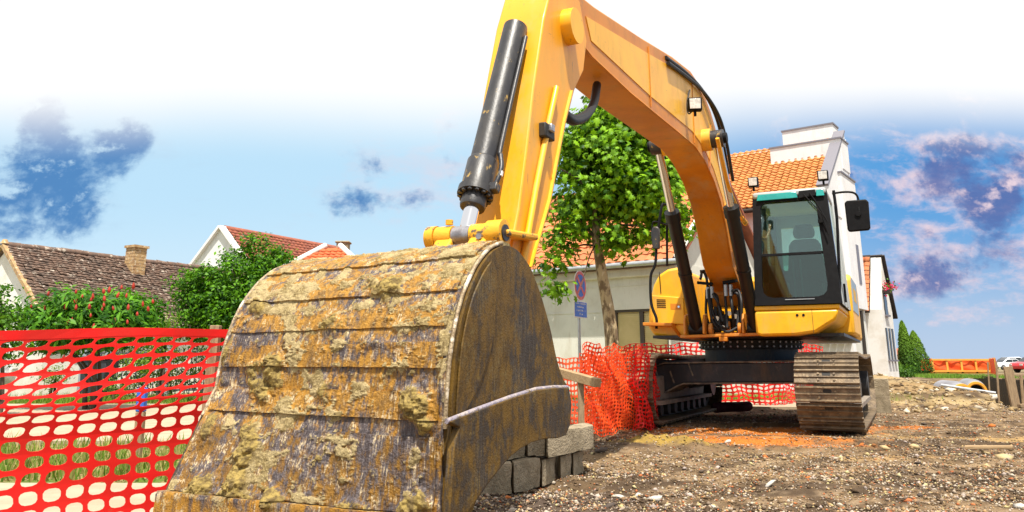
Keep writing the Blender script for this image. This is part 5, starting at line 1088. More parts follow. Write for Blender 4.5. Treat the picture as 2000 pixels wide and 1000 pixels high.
def bucket_mat(name, side=False, bias=0.0, brown=1.0):
    m = bpy.data.materials.new(name); m.use_nodes = True; t = m.node_tree; q = NG(t); b = t.nodes['Principled BSDF']
    v = N(t, 'ShaderNodeTexCoord').outputs['Object']; vs_ = q.vm('MULTIPLY', v, (1, 1, .24) if not side else (1, .5, .22))
    streak = q.noise(vs_, 46, 8, .7); blot = q.noise(v, 6.5 if not side else 3.0, 8, .68, .3); blot2 = q.noise(q.vm('ADD', v, (5, 2, 8)), 15 if not side else 6, 8, .72, .2); fine = q.noise(v, 130, 4, .6); scr = q.noise(q.vm('MULTIPLY', v, (1, 1, .06)), 150, 5, .6)
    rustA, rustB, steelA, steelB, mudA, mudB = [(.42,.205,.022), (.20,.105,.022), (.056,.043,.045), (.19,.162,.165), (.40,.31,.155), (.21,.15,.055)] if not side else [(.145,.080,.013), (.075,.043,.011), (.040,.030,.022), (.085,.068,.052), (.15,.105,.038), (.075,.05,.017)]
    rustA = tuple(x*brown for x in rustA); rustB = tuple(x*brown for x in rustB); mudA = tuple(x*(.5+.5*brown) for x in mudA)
    rust = q.mix(q.step(streak, .40, .62), c4(rustA), c4(rustB)); steel = q.mix(q.step(q.m('ADD', q.m('MULTIPLY', scr, .5), q.m('MULTIPLY', blot2, .5)), .42, .62), c4(steelA), c4(steelB))
    c = q.mix(q.step(q.m('ADD', q.m('MULTIPLY', blot, .62), q.m('MULTIPLY', streak, .38)), .47-bias, .57-bias), rust, steel)
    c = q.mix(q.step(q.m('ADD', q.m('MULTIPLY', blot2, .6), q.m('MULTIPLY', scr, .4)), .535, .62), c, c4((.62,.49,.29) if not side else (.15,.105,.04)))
    mudc = q.mix(q.step(q.noise(v, 14, 6, .65), .40, .62), c4(mudA), c4(mudB))
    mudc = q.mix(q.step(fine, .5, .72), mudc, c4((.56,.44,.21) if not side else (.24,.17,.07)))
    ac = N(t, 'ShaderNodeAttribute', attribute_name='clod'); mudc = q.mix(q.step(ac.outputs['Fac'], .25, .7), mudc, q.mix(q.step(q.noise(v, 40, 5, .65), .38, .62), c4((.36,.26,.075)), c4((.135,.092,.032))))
    at = N(t, 'ShaderNodeAttribute', attribute_name='mud'); mk = q.step(q.m('ADD', at.outputs['Fac'], q.m('MULTIPLY', q.m('SUBTRACT', fine, .5), .9)), .38, .62)
    if side: mk = q.step(q.noise(q.vm('ADD', v, (1, 4, 2)), 11, 7, .7), .58, .66)
    c = q.mix(mk, c, mudc); q._in(b.inputs['Base Color'], c)
    q._in(b.inputs['Roughness'], q.m('MULTIPLY_ADD', mk, .35, .5)); q._in(b.inputs['Metallic'], 0.0 if side else .1); b.inputs['Specular IOR Level'].default_value = .25 if side else .4
    bn = N(t, 'ShaderNodeBump'); bn.inputs['Strength'].default_value = .9 if not side else .5; bn.inputs['Distance'].default_value = .008
    t.links.new(q.m('ADD', q.m('MULTIPLY', fine, .8), q.m('MULTIPLY', streak, .6)), bn.inputs['Height']); t.links.new(bn.outputs[0], b.inputs['Normal'])
    return m
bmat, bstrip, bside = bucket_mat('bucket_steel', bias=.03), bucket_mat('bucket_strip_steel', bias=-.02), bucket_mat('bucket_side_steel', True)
bplate = bucket_mat('bucket_plate_steel', bias=.015, brown=.6)
brim = mat('bucket_rim', (.40,.31,.19), (.22,.15,.08), 30, rough=.5, metal=.3, col3=(.70,.62,.50), scale3=18, lo3=.5, hi3=.62, bump=.4, bscale=90)
bucket_sheet('shell', 0, seg[-1], -BW+.012, BW-.012, 0, 330, 240, bmat, .025)
S_at = lambda z: zs(z)
smax = lambda f: float(np.interp(f, -pd[500:, 0], sd0[500:]))
bands = [(S_at(.0), S_at(.338), .034, 60), (S_at(.34), S_at(.568), .008, 90), (S_at(.618), S_at(.705), .010, 60), (S_at(.780), S_at(.862), .010, 60), (S_at(.915), S_at(.985), .007, 50), (S_at(1.035), S_at(1.115), .009, 60), (S_at(1.165), S_at(1.165)+.30, .009, 100)]
for i, (a_, b2, hgt, ns) in enumerate(bands):
    o = bucket_sheet('cutting_edge' if i == 0 else 'wear_strip', a_, b2, (-BW-.004 if i == 0 else -BW+.03), (BW-.03 if i else BW+.004), hgt, ns, 230, bplate if i == 1 else bstrip, hgt+.012, edge_noise=0 if i < 1 else .009, mk=.25 if i == 0 else 1.0)
# side plates
so = [(9.24,.18),(9.235,.33)] + [tuple(x) for x in pd[::14] if True and (x[1] > .36 or x[0] < 8.6)]
ins = np.stack([pd[:, 0] - nd[:, 0]*.012, pd[:, 1] - nd[:, 1]*.012], -1)
so = [tuple(ins[k]) for k in range(60, 900, 14)]
low_arc = [(8.25,.63),(8.28,.56),(8.34,.53),(8.45,.53),(8.60,.53),(8.70,.515),(8.80,.48),(8.90,.44),(8.99,.40),(9.07,.36),(9.13,.30),(9.18,.2),(9.24,.07),(9.28,.03)]
def sidepoly(Lx): return [(float(skew(np.array(f), Lx, np.array(z))), z) for f, z in so + low_arc]
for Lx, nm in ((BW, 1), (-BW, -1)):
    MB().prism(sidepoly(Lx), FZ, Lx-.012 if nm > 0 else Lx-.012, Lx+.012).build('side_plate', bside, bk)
# side reinforcement along the mouth
def sidep(q): v = pL(q[0], q[1], BW + .04); return (-v.y, v.z)
bt = [sidep(q) for q in ((877,824),(930,803),(1000,777),(1050,761),(1085,757),(1112,757))]
arc = [sidep(q) for q in ((1117,790),(1114,830),(1106,850),(1090,856),(1065,857),(1040,864),(1018,876),(1000,890),(980,911),(960,935),(944,957),(930,978),(905,1015))]
cutp = bt + arc + [(9.20,.16),(9.25,.05),(9.30,.02),(9.295,.2),(9.285,.40),(9.27,.54),(9.235,.60)]
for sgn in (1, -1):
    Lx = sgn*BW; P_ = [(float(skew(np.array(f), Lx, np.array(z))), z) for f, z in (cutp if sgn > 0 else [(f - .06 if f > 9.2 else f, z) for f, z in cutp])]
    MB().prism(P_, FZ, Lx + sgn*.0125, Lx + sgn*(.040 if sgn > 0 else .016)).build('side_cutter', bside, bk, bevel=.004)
    bead = MB().tube([E(float(skew(np.array(f), Lx, np.array(z))), Lx + sgn*.030, z+.001) for f, z in (bt if sgn > 0 else bt[1:])], .0085, 8); bead.build('weld_bead', mat('weld_lilac', (.34,.30,.36), (.52,.44,.40), 25, rough=.5, metal=.3, col3=(.22,.16,.08), scale3=18, lo3=.55, hi3=.66, bump=.5, bscale=80), bk, smooth=60)
    rimp = [ins[k] + nd[k]*.010 for k in range(230, 560, 6)]
    MB().tube([E(float(skew(f, Lx, z)), Lx - sgn*.004, z) for f, z in rimp], .0075, 8).build('rim', brim, bk, smooth=60)
# doubler plate on the visible side
db = [tuple(ins[k] - nd[k]*.02) for k in range(240, 500, 12)]; inner_ = [tuple(ins[k] - nd[k]*(.02 + .20*math.sin(math.pi*(k-240)/270)**.6)) for k in range(500, 240, -12)]
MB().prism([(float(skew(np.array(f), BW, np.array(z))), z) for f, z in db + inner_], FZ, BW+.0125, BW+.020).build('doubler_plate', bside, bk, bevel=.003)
for s in (-1, 1): MB().prism([(8.36,.95),(8.70,1.22),(8.38,1.20),(8.0,1.02),(7.90,.90),(8.02,.80),(8.2,.82)], FZ, -.03+s*.235-.02, -.03+s*.235+.02).build('hinge_ear', M['wornyellow'], bk, bevel=.01)
MB().tube([E(7.95,-.32,.92),E(7.95,.26,.92)], .06, 20).build('hinge_pin', M['steel'], bk, smooth=40)
#PART4
# ================================================================== things around the site
def net_sheet(name, nodes, m, hx=.80, hy=.68, parent=None, lean=None, power=2.6, thick=.003, top_band=None):
    """nodes (rows, cols, 3): a sheet of plastic mesh with rounded holes"""
    nodes = np.asarray(nodes, float); r, c = nodes.shape[:2]
    th = np.linspace(0, 2*np.pi, 12, endpoint=False) + np.pi/12
    ct, st_ = np.cos(th), np.sin(th)
    hu, hv = np.sign(ct)*np.abs(ct)**(2/power)*.5, np.sign(st_)*np.abs(st_)**(2/power)*.5
    mx_ = np.maximum(np.abs(ct), np.abs(st_)); bu, bv = ct/mx_*.5, st_/mx_*.5
    # outer ring points snapped on the cell border; corners included by 12 samples + clamp
    V = []; F = []
    for i in range(r-1):
        for j in range(c-1):
            p00, p01, p10, p11 = nodes[i, j], nodes[i, j+1], nodes[i+1, j], nodes[i+1, j+1]
            o = len(V); sh = lean[i] if lean is not None else 0
            def at(u, v): return (p00*(1-u)*(1-v) + p01*u*(1-v) + p10*(1-u)*v + p11*u*v)
            cor = [at(1,1), at(0,1), at(0,0), at(1,0)]
            hxi, hyi = (hx[i], hy[i]) if isinstance(hx, list) else (hx, hy)
            hole = [at(min(max(.5 + a*hxi + sh*b, .03), .97), .5 + b*hyi) for a, b in zip(hu, hv)]
            out_ = [at(.5 + a, .5 + b) for a, b in zip(bu, bv)]
            V += hole + out_ + cor
            for k in range(12):
                k2 = (k+1) % 12
                if k in (0, 3, 6, 9) and False: pass
                F.append((o+k, o+k2, o+12+k2, o+12+k))
            for q, k in enumerate((1, 4, 7, 10)):
                F.append((o+12+k, o+12+(k+1) % 12, o+24+q))
    me = bpy.data.meshes.new(name); me.from_pydata([tuple(v) for v in V], [], F)
    bm = bmesh.new(); bm.from_mesh(me); bmesh.ops.remove_doubles(bm, verts=bm.verts, dist=.0004); bm.to_mesh(me); bm.free(); me.materials.append(m)
    o = link(name, me, parent); sm = o.modifiers.new('solid', 'SOLIDIFY'); sm.thickness = thick; return o
# --- net at left
A0, A1 = Vector((-2.62, 3.0, 0)), Vector((-1.16, 4.82, 0)); ln = (A1 - A0).length; dn = (A1 - A0).normalized(); nn_ = Vector((dn.y, -dn.x, 0))
zr_ = [.965,.925,.885,.83,.772,.713,.666,.626,.59,.542,.48,.41,.34,.265,.19,.12,.055,.0][::-1]
PN = .098
cols_n = int(ln/PN)
nodes = []
for i, z in enumerate(zr_):
    row = []
    for j in range(cols_n+1):
        s = j*PN; sag = -.005*math.sin(s*2.1)**2*(z/.96) + .006*math.sin(s*5+z*9)
        bulge = .028*math.exp(-((z-.62)/.10)**2) + .007*math.sin(s*3.1 + z*6) + .004*math.sin(s*8 + z*14)
        p = A0 + dn*(s + (.11*max(0, z-.55) + .02*math.sin(z*17)*(z > .5)) + .008*math.sin(z*30+s*4)) + nn_*bulge; row.append((p.x, p.y, z*(.955 + .035*s) + sag))
    nodes.append(row)
lean = [0 if z < .5 else .42 for z in zr_]
nt1 = empty('safety_net', A0); tag(nt1, 'bright red plastic safety net stretched across the left foreground', 'safety net')
nd_ = np.array(nodes) - np.array(A0)
net_sheet('mesh_sheet', nd_[:-1], M['net'], [(.80 if z < .5 else .92) for z in zr_], [(.73 if z < .5 else .76) for z in zr_], nt1, lean)
tb_ = MB(); tb_.grid(nd_[-2:]); o = tb_.build('top_band', M['net'], nt1); sm = o.modifiers.new('solid', 'SOLIDIFY'); sm.thickness = .004
# wooden stake carrying the net by the bucket, and the blue topped one behind
q = D(410, 648, 4.5); o = MB().prism([(-.026,-.026),(.026,-.026),(.026,.026),(-.026,.026)], lambda p, t: (p[0] + t*.012, p[1], t), -.1, 1.0).build('wooden_stake', M['wood'], loc=(q.x+.02, q.y, 0), bevel=.004); tag(o, 'weathered square wooden stake holding the red net beside the bucket', 'stake')
q = G(268, 895); stk = empty('boundary_stake', q); tag(stk, 'brown stake with blue painted top seen through the red net', 'stake')
MB().prism([(-.035,-.03),(.035,-.03),(.035,.03),(-.035,.03)], lambda p, t: (p[0] - t*.03, p[1], t), -.1, .38).build('shaft', M['wood'], stk, bevel=.006); MB().prism([(-.036,-.031),(.036,-.031),(.036,.031),(-.036,.031)], lambda p, t: (p[0] - t*.03, p[1], t), .382, .58).build('painted_top', M['bluepaint'], stk, bevel=.006)
# --- crumpled net by the left track
def net_path(name, label, pts, h0, h1, pitch, rowp, m, wob, seed, hx=.74, hy=.66, base=None, cat='safety net', parent=None, taper=0):
    P_ = bez([Vector((x, y, 0)) for x, y in pts], 12); cum = [0]
    for a, b_ in zip(P_, P_[1:]): cum.append(cum[-1] + (b_ - a).length)
    nc = int(cum[-1]/pitch); nr = int((h1 - h0)/rowp); r = np.random.default_rng(seed); ph = r.random(12)*6.28
    grid = np.zeros((nr+1, nc+1, 3)); o0 = Vector(P_[0])
    for j in range(nc+1):
        s = j*pitch; x = float(np.interp(s, cum, [p.x for p in P_])); y = float(np.interp(s, cum, [p.y for p in P_]))
        for i in range(nr+1):
            z = h0 + i*rowp; k = z/(h1+.001)
            grid[i, j] = (x - o0.x + wob*(math.sin(z*9+ph[0]+s*5)*.6 + math.sin(z*21+s*11+ph[1])*.4) - taper*(1-k)*s*0, y - o0.y + wob*1.5*(math.sin(s*13+ph[2]+z*4) + .5*math.sin(s*29+z*15+ph[3])), z + wob*.8*math.sin(s*7+ph[4]) + wob*.5*math.sin(s*19+z*8+ph[5]))
    if parent is None:
        root = empty(name, o0); tag(root, label, cat)
    else: root = parent
    ob = net_sheet('mesh_sheet', grid, m, hx, hy, root, thick=.0025)
    if parent is not None: ob.location = o0 - parent.location
    return root
g0, g1, g2 = G(1136,858), G(1240,838), G(1276,826)
bun = net_path('crumpled_net', 'crumpled orange safety net bundled in front of the left track', [(g0.x, g0.y), (g0.x*.5+g1.x*.5, g0.y*.5+g1.y*.5-.05), (g1.x, g1.y-.15), (g2.x, g2.y-.2)], .01, .93, .062, .044, M['net2'], .028, 5)
net_path('', '', [(g0.x+.05, g0.y+.12), (g1.x-.1, g1.y+.05), (g2.x-.02, g2.y+.05)], .05, 1.0, .066, .047, M['net2'], .034, 6, parent=bun)
False and net_path('', '', [(g0.x+.30, g0.y+.22), (g1.x-.1, g1.y-.08), (g1.x+.16, g1.y-.02)], .45, 1.03, .058, .04, M['net'], .034, 9, parent=bun, hx=.62, hy=.5)
net_path('', '', [(g1.x-.05, g1.y-.30), (g1.x+.1, g1.y-.3), (g2.x+.02, g2.y-.32)], .0, .90, .06, .05, M['net'], .04, 13, parent=bun, hx=.72, hy=.7)
q = D(1238, 674, g1.y-.1); MB().tube([Vector((q.x, q.y, -.05)) - bun.location, Vector((q.x, q.y, q.z)) - bun.location], .008, 6).build('steel_bar', M['deep'], bun)
a_, b_ = D(1075, 740, 11.2), D(1150, 740, 10.4); net_path('net_run', 'orange safety net running from the bucket to the crumpled bundle', [(a_.x-.5, 11.9), (a_.x, 11.2), (b_.x, 10.4), (b_.x+.2, 10.2)], .02, .92, .085, .07, M['net2'], .015, 7)
a_, b_, c_ = D(1285, 700, 15.8), D(1430, 770, 15.3), D(1560, 770, 16.2); net_path('far_net', 'sagging orange safety net on the far pavement seen under the excavator', [(a_.x-.6, 16.0), (a_.x, 15.8), (b_.x, 15.2), ((b_.x+c_.x)/2, 15.0), (c_.x, 16.2), (c_.x+.8, 16.8)], .02, 1.16, .10, .075, M['net'], .03, 8)
# --- plank behind the bucket
p0, p1 = D(1168, 748, 8.2), D(1040, 712, 8.9); o = MB().beam(p0 - (p0+p1)/2, p1 - (p0+p1)/2, .10, .085).build('timber_plank', M['plank'], loc=(p0+p1)/2, bevel=.004); tag(o, 'sawn timber plank sticking out behind the bucket above the concrete blocks', 'plank')
for k_ in (-.25, .38):
    c_ = (p1 - p0)*k_; zc0 = ((p0+p1)/2 + c_).z; MB().box(-.03,.03,-.03,.03,-zc0-.05,-.045).build('prop', M['wood'], o, loc=c_)
# --- old concrete blocks stacked beside the bucket
def block(c0_, c1_, c2_, zb_, h_, label, seed, dep=None):
    """bottom front edge c0->c1 (world xy), depth vector c2"""
    a, b2, d2 = Vector(c0_), Vector(c1_), Vector(c2_); u = b2 - a; cen = (a + b2)/2 + d2/2
    bm = bmesh.new(); bmesh.ops.create_cube(bm, size=1); bmesh.ops.subdivide_edges(bm, edges=bm.edges[:], cuts=7, use_grid_fill=True); r = random.Random(seed)
    me = bpy.data.meshes.new('concrete_block')
    for v in bm.verts:
        x, y, z = v.co; k = 1 - .04*(max(abs(x), abs(y), abs(z)) > .49)*((abs(x) > .49) + (abs(y) > .49) + (abs(z) > .49) - 1)/2
        p = u*x*k + d2*y*k + Vector((0,0,h_))*z*k
        n_ = float(fbm(np.array([p.x*9 + seed]), np.array([p.y*9 + p.z*7]), o=3, seed=seed)[0]) - .5
        v.co = p + p.normalized()*n_*.045 + Vector((0,0,h_/2))
    bm.to_mesh(me); bm.free(); me.materials.append(M['concrete']); me.polygons.foreach_set('use_smooth', [True]*len(me.polygons)); me.set_sharp_from_angle(angle=R(38))
    o = link('concrete_block', me, loc=(cen.x, cen.y, zb_)); tag(o, label, 'concrete block', 'concrete blocks stacked beside the bucket'); return o
def gb(x, y): p = G(x, y); return Vector((p.x, p.y, 0))
dz = .185
B0, B1, B2, B3 = gb(925,962), gb(1000,958), gb(1056,945), gb(1149,918)
dep = (B2 - B1).orthogonal(); dep = Vector((-.05, .30, 0))
block(B0, B1, dep, -.02, dz, 'lowest grey concrete block, half hidden behind the bucket corner', 1)
block(B1 + Vector((.012,0,0)), B2, dep, -.02, dz+.005, 'lowest square faced concrete block in the middle of the stack', 2)
e1, e2 = B2*.66 + B3*.34, B2*.36 + B3*.64
block(B2 + Vector((.012,.02,0)), e1 + Vector((-.02,.02,0)), dep*.9, -.02, dz-.02, 'dark small concrete block under the left end of the long block', 3)
block(e1 + Vector((.02,.02,0)), e2 + Vector((-.01,.02,0)), dep*.9, -.02, dz-.02, 'small concrete block under the middle of the long block', 4)
block(e2 + Vector((.01,.02,0)), B3 + Vector((-.03,.02,0)), dep*.9, -.02, dz-.02, 'small concrete block under the right end of the long block', 5)
up = dz + .0
block(B1*.75 + B0*.25 + Vector((.0,.05,0)), B1*.30 + B2*.70 + Vector((-.05,.05,0)), dep*.85, up-.012, dz-.01, 'upper grey concrete block touching the side of the bucket', 6)
block(B1*.30 + B2*.70 + Vector((-.03,.04,0)), B2 + Vector((.03,.04,0)), dep*.85, up-.012, dz-.005, 'upper pale square concrete block left of the long block', 7)
block(B2 + Vector((.05,.0,0)), B3 + Vector((.05,-.02,0)), dep*.95, up-.022, dz-.02, 'long mossy concrete block lying across three small blocks', 8)
block(B2 + Vector((.06,.12,0)), B2*.35 + B3*.65 + Vector((-.06,.14,0)), dep*.6, up*2-.045, .33, 'dark upright broken concrete block on top of the stack', 9)
block(B1*.2 + B2*.8 + Vector((-.02,.16,0)), B2 + Vector((.05,.16,0)), dep*.6, up*2-.045, .08, 'flat thin concrete slab piece lying on top of the stack', 10)
# --- road sign
sp_ = D(1134, 640, 15.0); sg = empty('road_sign', Vector((sp_.x, sp_.y, 0))); tag(sg, 'round blue and red no stopping sign with blue text plate on grey pole', 'road sign')
sg.rotation_euler = (0, 0, R(62)); zc_ = D(1133, 558, 15).z; zp = D(1134, 604, 15).z; rs_ = .285
MB().tube([(0,.03,-.1),(0,.03,zc_+.2)], .028, 12).build('pole', M['galv'], sg, smooth=60)
def disc(name, r_0, y0, y1, m, n=40): MB().tube([(0,y0,zc_),(0,y1,zc_)], r_0, n).build(name, m, sg, smooth=40)
disc('sign_backing', rs_, -.012, .0, M['signwhite']); disc('red_ring', rs_*.955, -.015, -.0125, M['signred']); disc('blue_field', rs_*.74, -.018, -.0155, M['signblue'])
for a in (45, -45):
    c, s = math.cos(R(a)), math.sin(R(a)); l_, w_ = rs_*.76, .032; y_ = -.021 if a > 0 else -.0213
    MB().add([(c*i*l_ - s*j*w_, y2, zc_ + s*i*l_ + c*j*w_) for y2 in (y_, -.0185) for i, j in ((-1,-1),(1,-1),(1,1),(-1,1))], [(0,1,2,3),(7,6,5,4),(0,4,5,1),(1,5,6,2),(2,6,7,3),(3,7,4,0)]).build('red_bar', M['signred'], sg)
ps = .155/.42*1.0
pw = .30
pl_ = MB().box(-pw,pw,-.012,.0,zp-.16,zp+.15).build('text_plate', M['signwhite'], sg, bevel=.004); MB().box(-pw+.016,pw-.016,-.0145,-.0125,zp-.144,zp+.134).build('plate_field', M['signblue'], sg)
tx = MB(); r3 = random.Random(5)
for row, (a, b_) in enumerate(((-.235,.235),(-.17,.15),(-.2,.21),(-.11,.13))):
    zz = zp + .088 - row*.066; x = a
    while x < b_:
        wd = r3.choice((.018,.024,.03)); hh = r3.choice((.026,.026,.036)); 
        if r3.random() < .86:
            tx.box(x, x+.007, -.0165, -.0148, zz, zz+hh)
            if r3.random() < .8: tx.box(x+.0071, x+wd-.004, -.0165, -.0148, zz + r3.choice((0,.01,.02)), zz + r3.choice((.026,.028)))
        x += wd + .006
tx.build('lettering', M['signwhite'], sg)['kind'] = 'stuff'
# overhead wire
w0, w1 = D(1000, 285, 17), D(1300, 238, 17); o = MB().tube(bez([w0 - w1, (w0 - w1)*.5 + Vector((0,0,-.05)), Vector((0,0,0))], 6), .012, 5).build('overhead_wire', M['rubber'], loc=w1); tag(o, 'thin dark overhead wire crossing the crown of the plane tree', 'wire')

# --- conifers at right
def conifer(label, base, h_, r_0, seed, dark=(.020,.075,.008), light=(.16,.30,.02), lean=0.0, n=6500):
    b = Vector(base); root = empty('conifer_tree', b); tag(root, label, 'tree', 'conifers by the footbridge'); r = np.random.default_rng(seed)
    z = r.random(n)**1.15; a = r.random(n)*6.283; rad = r_0*(1 - z)**.62*np.minimum(1, z*7 + .55)*(.72 + .28*r.random(n))*(1 + .30*(fbm(a*1.6, z*6, seed=seed) - .5) + .3*(fbm(a*5, z*16, seed=seed+3) - .5))
    P_ = np.stack([rad*np.cos(a) + lean*z*h_, rad*np.sin(a), z*h_ + .05], -1); Nn = np.stack([np.cos(a), np.sin(a), .25 + 0*a], -1) + r.normal(size=(n, 3))*.45
    link('crown', leafmesh('crown', P_, Nn, r.uniform(.6, 1.4, n)*h_*.035, green(n, dark, light, 1.2, seed), oval_v*np.array([.7,1.6,1]), oval_f, M['conifer']), root)
    MB().tube([(0,0,-.1),(0,0,h_*.5),(lean*h_*.9,0,h_*.9)], [.09,.06,.02], 8).build('trunk', M['darkbark'], root, smooth=60)
q = G(1778, 733); conifer('tall pointed bright green conifer nearest the excavator track', (q.x, q.y, 0), D(1766, 629, q.y).z, D(1802, 700, q.y).x - D(1758, 700, q.y).x - .75, 81, lean=-.05, n=9000)
q = G(1800, 727); q = D(1797, 727, 56); conifer('second rounded conifer right behind the tall pointed one', (q.x, 56, 0), D(1787, 648, 56).z, .95, 82, lean=-.06)
for (x, y, Yd_, hy, lab) in ((1748, 728, 46, 702, 'tiny dark conifer left of the tall pointed one'), (1727, 728, 40, 690, 'slim light conifer at the corner of the flower box house'), (1756, 728, 47, 704, 'tiny conifer touching the foot of the tall pointed one')):
    q = D(x, y, Yd_); conifer(lab, (q.x, Yd_, 0), D(x, hy, Yd_).z, .38, 83 + x, n=2200)
b = D(1752, 735, 43); b.z = 0; shrub('low_shrub', 'row of low dark green shrubs at the foot of the conifers', b, [(D(1745,730,43),(.9,.5,.3)),(D(1765,728,43),(.7,.5,.4)),(D(1738,735,42),(.5,.5,.25))], 40, 34, .2, .13, (.03,.09,.01), (.12,.26,.03), 91, 2, cat='shrub', h=.2)
blades('far_grass', 'patch of green grass below the conifers at right', 22, 27, 42, 50, 7000, .16, [(.20,.36,.04),(.14,.28,.03)], 92)
# --- footbridge with orange sheeting
YB = 58; bl_, br_ = D(1822, 725, YB), D(1935, 725, YB); zt_ = D(1870, 702, YB).z; zd = D(1870, 726, YB).z
br = empty('footbridge', ((bl_.x+br_.x)/2, YB, 0)); tag(br, 'timber footbridge with orange sheeted railings across the trench', 'footbridge'); hwid = (br_.x-bl_.x)/2
MB().box(-hwid, hwid, -.1, 1.7, zd-.12, zd).build('deck', M['bridgewood'], br)
for yb_ in (-.05, 1.6):
    for k in range(5): MB().box(-hwid + k*hwid/2 - .07, -hwid + k*hwid/2 + .07, yb_-.05, yb_+.05, zd-.25, zt_).build('post', M['bridgewood'], br)
    for z in (zt_-.02, zd+.05): MB().box(-hwid-.05, hwid+.05, yb_-.09, yb_-.055, z-.06, z+.06).build('rail', M['bridgewood'], br)
    cl = MB(); xs2 = np.linspace(-hwid, hwid, 40); zz2 = np.linspace(zd+.08, zt_-.04, 8); XX, ZZ = np.meshgrid(xs2, zz2); cl.grid(np.stack([XX, yb_ + .07 + .05*np.sin(XX*7) + .03*np.sin(ZZ*9+XX*3), ZZ], -1)); o = cl.build('sheeting', M['bridgecloth'], br); o.modifiers.new('s', 'SOLIDIFY').thickness = .01
def sheet_fence(name, label, p, q2, h_, seed):
    p, q2 = Vector((p.x, p.y, 0)), Vector((q2.x, q2.y, 0)); root = empty(name, p); tag(root, label, 'barrier'); d = q2 - p; n_ = Vector((d.y, -d.x, 0)).normalized(); r = random.Random(seed); g_ = []
    for i in range(7): g_.append([tuple(d*(j/30) + n_*.06*math.sin(j*1.7+i*.4+seed) + Vector((0,0,.05 + (h_-.05)*i/6 + .03*math.sin(j*.8+seed)))) for j in range(31)])
    mb = MB(); mb.grid(np.array(g_)); o = mb.build('sheeting', M['bridgecloth'], root); o.modifiers.new('s', 'SOLIDIFY').thickness = .01
    for k in range(4): MB().tube([d*(k/3) + Vector((0,0,-.1)), d*(k/3) + Vector((0,0,h_+.08))], .03, 6).build('post', M['bridgewood'], root)
sheet_fence('sheet_barrier', 'orange sheet barrier between the conifers and the footbridge', D(1798,725,58), D(1822,725,58.5), 1.0, 1)
sheet_fence('sheet_barrier', 'orange sheet barrier at the right end of the footbridge', D(1936,725,57.5), D(1946,728,50), 1.0, 2)
sheet_fence('sheet_barrier', 'orange sheet barrier behind the tiny conifers', D(1728,728,50), D(1764,728,52), .95, 3)
q = D(1740, 700, 56); gd = empty('garden_shed', Vector((q.x, 56, 0))); tag(gd, 'low brown shed roof behind the tiny conifers', 'shed'); MB().box(-1.3,1.0,0,2.5,-.1,1.3).build('wall', M['chimney'], gd); MB().prism([(-.4,1.3),(2.9,1.3),(1.2,1.75)], lambda p, t: (t, p[0], p[1]), -1.5, 1.2).build('roof', M['brickred'], gd); MB().box(-1.65,-1.32,-.1,2.5,-.1,1.9).build('pier', M['fascia'], gd)
# --- trench: shoring boards, pipes, posts, rail
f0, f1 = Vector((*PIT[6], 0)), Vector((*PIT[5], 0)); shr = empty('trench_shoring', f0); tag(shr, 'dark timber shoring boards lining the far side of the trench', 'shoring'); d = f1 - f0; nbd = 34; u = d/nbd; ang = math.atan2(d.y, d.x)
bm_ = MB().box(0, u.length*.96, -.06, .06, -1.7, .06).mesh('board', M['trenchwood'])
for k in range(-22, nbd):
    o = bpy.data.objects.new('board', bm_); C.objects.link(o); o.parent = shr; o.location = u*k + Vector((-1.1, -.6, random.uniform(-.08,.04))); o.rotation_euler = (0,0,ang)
def concrete_pipe(label, c, az, r_0, ln_):
    root = empty('drain_pipe', c, -R(az)); tag(root, label, 'pipe', 'grey drain pipes in the trench')
    prof_ = [(0,r_0*.74),(0,r_0),(.12,r_0),(.5,r_0*1.28),(ln_,r_0*1.28),(ln_,r_0*1.1)]; n_ = 28; V = []; F = []
    for (y, rr_) in prof_: V += [(rr_*math.cos(2*math.pi*k/n_), y, rr_*math.sin(2*math.pi*k/n_)) for k in range(n_)]
    for i in range(len(prof_)-1): F += [(i*n_+k, i*n_+(k+1) % n_, (i+1)*n_+(k+1) % n_, (i+1)*n_+k) for k in range(n_)]
    MB().add(V, F).build('barrel', M['pipe'], root, smooth=40)
    rg = MB(); V = []
    for (y, rr_) in ((-.04,r_0*.72),(-.06,r_0*.80),(-.06,r_0*1.02),(-.005,r_0*1.05),(-.005,r_0*.70)): V += [(rr_*math.cos(2*math.pi*k/n_), y, rr_*math.sin(2*math.pi*k/n_)) for k in range(n_)]
    rg.add(V, [(i*n_+k, i*n_+(k+1) % n_, ((i+1) % 5)*n_+(k+1) % n_, ((i+1) % 5)*n_+k) for i in range(5) for k in range(n_)]).build('socket_ring', M['pipeorange'], root, smooth=40)
    MB().tube([(0,.5,0),(0,.55,0)], r_0*.9, 24).build('inside', M['deep'], root)
q = D(1880, 769, 20.9); concrete_pipe('grey drain pipe with orange socket ring lying nearest in the trench', (q.x, 20.9, q.z), 12, .24, 1.5)
q = D(1908, 764, 21.9); concrete_pipe('second grey drain pipe with orange ring to the right behind', (q.x, 21.9, q.z), 22, .24, 1.5)
a_, b_ = D(1838, 752, 20.2), D(1945, 768, 19.6); o = MB().tube([a_ - a_, b_ - a_], .035, 10).build('steel_tube', M['galv'], loc=a_); tag(o, 'grey steel tube lying across the trench above the pipes', 'tube')
r4 = np.random.default_rng(8)
for i, (x, y, s) in enumerate(((1865,772,.16),(1893,776,.20),(1925,770,.17),(1852,779,.14),(1910,775,.13),(1938,776,.16),(1835,778,.12),(1868,781,.15),(1858,765,.2))):
    p = D(x, y, 19.6 + .15*i); V, F, c_ = scatter(ico_v, ico_f, np.array([[0, 0, 0.]]), np.array([s]), np.array([(.62,.56,.45)]), .25, .6); o = link('rubble_lump', npmesh('rubble_lump', V, F, M['stone'], False, c_), loc=p); tag(o, 'pale rubble lump on the trench rim near the drain pipes', 'rubble', 'rubble on the trench rim')
